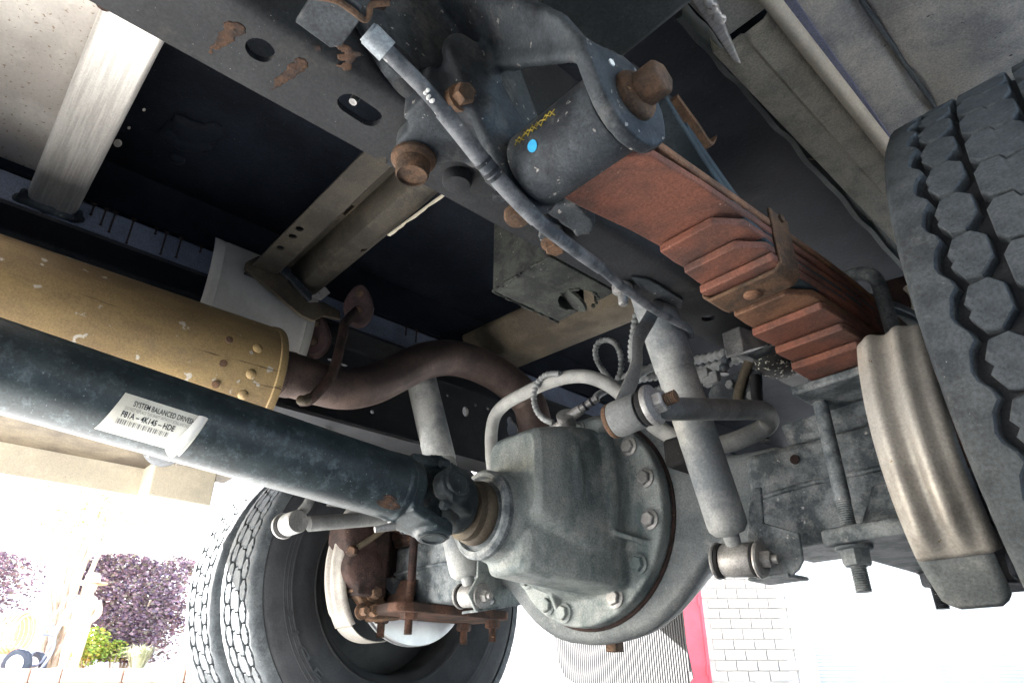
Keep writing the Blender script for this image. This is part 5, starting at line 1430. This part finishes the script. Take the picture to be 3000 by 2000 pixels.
dust_shield(1, 'large ribbed tan brake dust shield beside the near tyre', 150, 210, 'shield')
dust_shield(-1, 'curved tan brake dust shield inside the far inner wheel', 138, 214, 'shield')
# near caliper mount behind the shield
cn = thing('brake_caliper', 'near brake caliper, dark, behind the ribbed dust shield', 'brake caliper', (.66, -.15, .3), 'brake calipers')
g = B(); bx(g, .61, .695, -.17, -.08, .25, .30); bx(g, .672, .70, -.215, -.10, .246, .272); cyl(g, (.61, -.13, .275), (.72, -.13, .275), .026); obj('body', g, 'black', cn, cast=(.005, 4))
# far caliper: rusty casting with two pistons
cf = thing('brake_caliper', 'dark rusty brake caliper with round piston housings inside the far wheel', 'brake caliper', (-.6, -.15, .36), 'brake calipers')
g = B()
for px, py, r_ in ((1065, 1565, .050), (1075, 1660, .052)):
    p = U(px, py, X=-.575); cyl(g, p, p + V((-.075, 0, 0)), r_, r_ * 1.05, 28); ball(g, p, r_ * .95, 20, 12, (.35, 1, 1))
a, b = U(1060, 1520, X=-.60), U(1100, 1720, X=-.60); box(g, (a + b) / 2, (.07, .075, .20))
obj('body', g, 'rustdark', cf, cast=(.005, 4))
g = B()
prism(g, [U(x_, y_, X=-.585) for x_, y_ in ((1030, 1725), (1060, 1765), (1090, 1820), (1170, 1815), (1220, 1790), (1130, 1760), (1120, 1720), (1070, 1700))], (-.03, 0, 0)); obj('bracket', g, 'rustbolt', cf, bev=.005)
for px, py in ((1092, 1737), (1087, 1788), (1060, 1790)):
    p = U(px, py, X=-.582); g = B(); hexhead(g, p, V((1, 0, 0)), .014 if px > 1080 else .010, .022, .018); obj('bolt', g, 'rustbolt', cf)
g = B(); prism(g, [U(x_, y_, X=-.57) for x_, y_ in ((1110, 1700), (1150, 1740), (1185, 1730), (1190, 1700), (1150, 1690))], (-.02, 0, 0)); obj('shim', g, 'castdark', cf)
bh = thing('brake_hose', 'tan brake hose curving to a brass fitting on the far caliper', 'hose', U(1040, 1610, X=-.55))
obj('hose', tube(B(), smooth([U(1048, 1602, X=-.56), U(1090, 1575, X=-.55), U(1130, 1545, X=-.54), U(1180, 1500, X=-.52), U(1215, 1440, X=-.5)], 7), .0065, 12), 'cross2', bh)
p = U(1036, 1612, X=-.565); g = B(); hexhead(g, p, V((.4, -.6, -.2)), .013, .016); obj('fitting', g, 'weld', bh)

# ================================================================== HOSES AND WIRING OVER THE AXLE
def conduit(name, label, pts, r, mt_='conduit', group=None, cat='conduit'):
    sp_ = smooth(pts, 14); out = [sp_[0]]
    step = r * .36
    for q in sp_[1:]:
        while (q - out[-1]).length >= step: out.append(out[-1] + (q - out[-1]).normalized() * step)
    t = thing(name, label, cat, pts[0], group)
    cnt = len(out)
    idx = [0]
    def rf(t_):
        i_ = round(t_ * (cnt - 1)); return r * (1.0 if (i_ // 2) % 2 else .74)
    obj('ribbed_tube', tube(B(), out, r, 10, rf), mt_, t)
    return t
G_ = 'ribbed wire conduits over the axle'
conduit('wire_conduit', 'ribbed grey conduit looping in a ring above the white-lit sway bar', [U(x_, y_, Y=-.02) for x_, y_ in ((1825, 1155), (1790, 1115), (1757, 1070), (1744, 1035), (1752, 1005), (1778, 995), (1806, 1010), (1820, 1050), (1816, 1095), (1796, 1128))], .0066, group=G_)
conduit('wire_conduit', 'ribbed grey conduit arcing down from the sway bar to the carrier sensor', [U(x_, y_, Y=-.12) for x_, y_ in ((1640, 1094), (1600, 1098), (1573, 1125), (1564, 1165), (1572, 1200), (1592, 1225), (1622, 1240))], .0066, group=G_)
conduit('wire_conduit', 'ribbed conduit hanging from the near rail behind the sway bar link', [U(x_, y_, Y=-.20) for x_, y_ in ((1872, 902), (1862, 930), (1856, 970), (1850, 1010), (1850, 1060))], .0062, group=G_)
conduit('wire_conduit', 'upper of two ribbed conduits lying across above the near axle beam', [U(x_, y_, Y=.05) for x_, y_ in ((1820, 1108), (1900, 1080), (1980, 1068), (2060, 1050), (2120, 1035), (2190, 1012))], .0098, group=G_)
conduit('wire_conduit', 'lower of two ribbed conduits lying across above the near axle beam', [U(x_, y_, Y=.05) for x_, y_ in ((1800, 1135), (1860, 1112), (1960, 1095), (2060, 1082), (2140, 1058), (2200, 1040))], .0098, group=G_)
conduit('wire_conduit', 'dark ribbed hose bending down beside the bump stop', [U(x_, y_, Y=-.02) for x_, y_ in ((2170, 985), (2145, 1010), (2130, 1045), (2120, 1090), (2122, 1100))], .0095, 'castdark', group=G_)
sn = thing('speed_sensor', 'grey speed sensor with zip ties on top of the differential carrier', 'sensor', U(1660, 1225, Y=-.11))
p = U(1660, 1228, Y=-.115)
g = B(); lathe(g, [(.016, -.02), (.018, .0), (.018, .012), (.012, .014)], p, V((.35, -.6, .45)), 24); obj('body', g, 'galv', sn)
g = B(); d_ = (U(1760, 1158, Y=-.10) - p).normalized(); cyl(g, p, p + d_ * .035, .012, .010, 16); cyl(g, p + d_ * .035, p + d_ * .075, .0075, n=12); obj('plug', g, 'galv', sn)
obj('cable', tube(B(), smooth([p + d_ * .07, U(1755, 1155, Y=-.09), U(1800, 1130, Y=-.05), U(1850, 1110, Y=0), U(1925, 1070, Y=.03), U(1970, 1060, Y=.04)], 6), .0072, 12), 'shock', sn)
g = B()
for q in (.045, .060): cyl(g, p + d_ * q, p + d_ * (q + .004), .0092, n=14)
obj('zip_tie', g, 'ink', sn)
g = B(); cyl(g, U(1610, 1262, Y=-.12), U(1650, 1240, Y=-.12), .008, n=12); obj('pin', g, 'galv', sn)
bl_ = thing('brake_pipe_bracket', 'dark sheet bracket with small bolts carrying pipes on the near axle beam', 'bracket', U(2150, 1140, Y=-.03))
obj('plate', prism(B(), [U(x_, y_, Y=-.03) for x_, y_ in ((2075, 1155), (2090, 1120), (2190, 1075), (2230, 1090), (2235, 1190), (2120, 1210), (2080, 1190))], (0, .004, 0)), 'castdark', bl_, bev=.001)
for px, py in ((2142, 1128), (2185, 1100), (2205, 1160)):
    p = U(px, py, Y=-.031); g = B(); hexhead(g, p, V((0, -1, 0)), .008, .008); obj('bolt', g, 'swaybar', bl_)
g = B(); box(g, U(2085, 1110, Y=-.03), (.03, .015, .022)); box(g, U(2060, 1100, Y=-.03), (.03, .02, .018)); obj('connector', g, 'swaybar', bl_, bev=.002)
for k, (lab, pts, r_, mt_) in enumerate((('olive brake pipe hanging beside the bump stop', ((2195, 1060), (2180, 1100), (2165, 1150), (2162, 1190)), .0085, 'cross2'), ('black hose running down behind the sway bar bend', ((2210, 1100), (2214, 1140), (2222, 1200), (2240, 1290)), .0085, 'blackrubber'))):
    tag(obj('brake_pipe' if k == 0 else 'vent_hose', tube(B(), smooth([U(x_, y_, Y=-.035) for x_, y_ in pts], 6), r_, 12), mt_), lab, 'hose')
conduit('wire_conduit', 'thin pale conduit slanting behind the near shock absorber', [U(x_, y_, Y=.0) for x_, y_ in ((1890, 1160), (1930, 1138), (1990, 1120), (2040, 1105))], .0055, group=G_)

# ================================================================== MUD FLAP
fp = thing('mud_flap', 'grey ribbed rubber mud flap hanging behind the far wheels', 'mud flap', U(1820, 1980, Y=1.2))
P5 = [U(x_, y_, Y=1.2) for x_, y_ in ((1608, 1700), (1618, 1830), (1640, 1945), (1655, 1980), (1690, 2004), (1960, 2012), (2012, 2008), (2030, 1985), (2008, 1880), (1960, 1700))]
zb = [p_.z for p_ in P5]
g = B(); zt = 1.03
prism(g, [V((P5[0].x, 1.2, zt))] + P5[1:-1] + [V((P5[8].x, 1.2, zt))], (0, .006, 0)); obj('sheet', g, 'flap', fp)
g = B(); x0, x1 = P5[1].x + .012, P5[7].x - .012
k = 0; n_ = 62
for k in range(n_):
    x_ = x0 + (x1 - x0) * k / (n_ - 1); zl = .245 if .04 < k / n_ < .96 else .30
    zl = min(zb) + (.012 if .06 < k / n_ < .97 else .05)
    bx(g, x_ - .0026, x_ + .0026, 1.1970, 1.1998, zl, zt - .02)
ob_ = obj('rib', g, 'flap', fp); ob_['kind'] = 'stuff'
# rear shackle bracket glimpsed between the pack and the near tyre
sk = thing('shackle_bracket', 'brown shackle bracket glimpsed above the ribbed dust shield', 'bracket', U(2600, 880, Y=.12))
obj('plate', prism(B(), [U(x_, y_, Y=.12) for x_, y_ in ((2560, 830), (2665, 800), (2690, 900), (2660, 920), (2580, 925))], (0, .03, 0)), 'rustdark', sk, bev=.004)
obj('lip', tube(B(), smooth([U(x_, y_, Y=.115) for x_, y_ in ((2592, 935), (2630, 945), (2662, 930), (2682, 900), (2672, 860), (2655, 842))], 6), .006, 10), 'trim', sk)
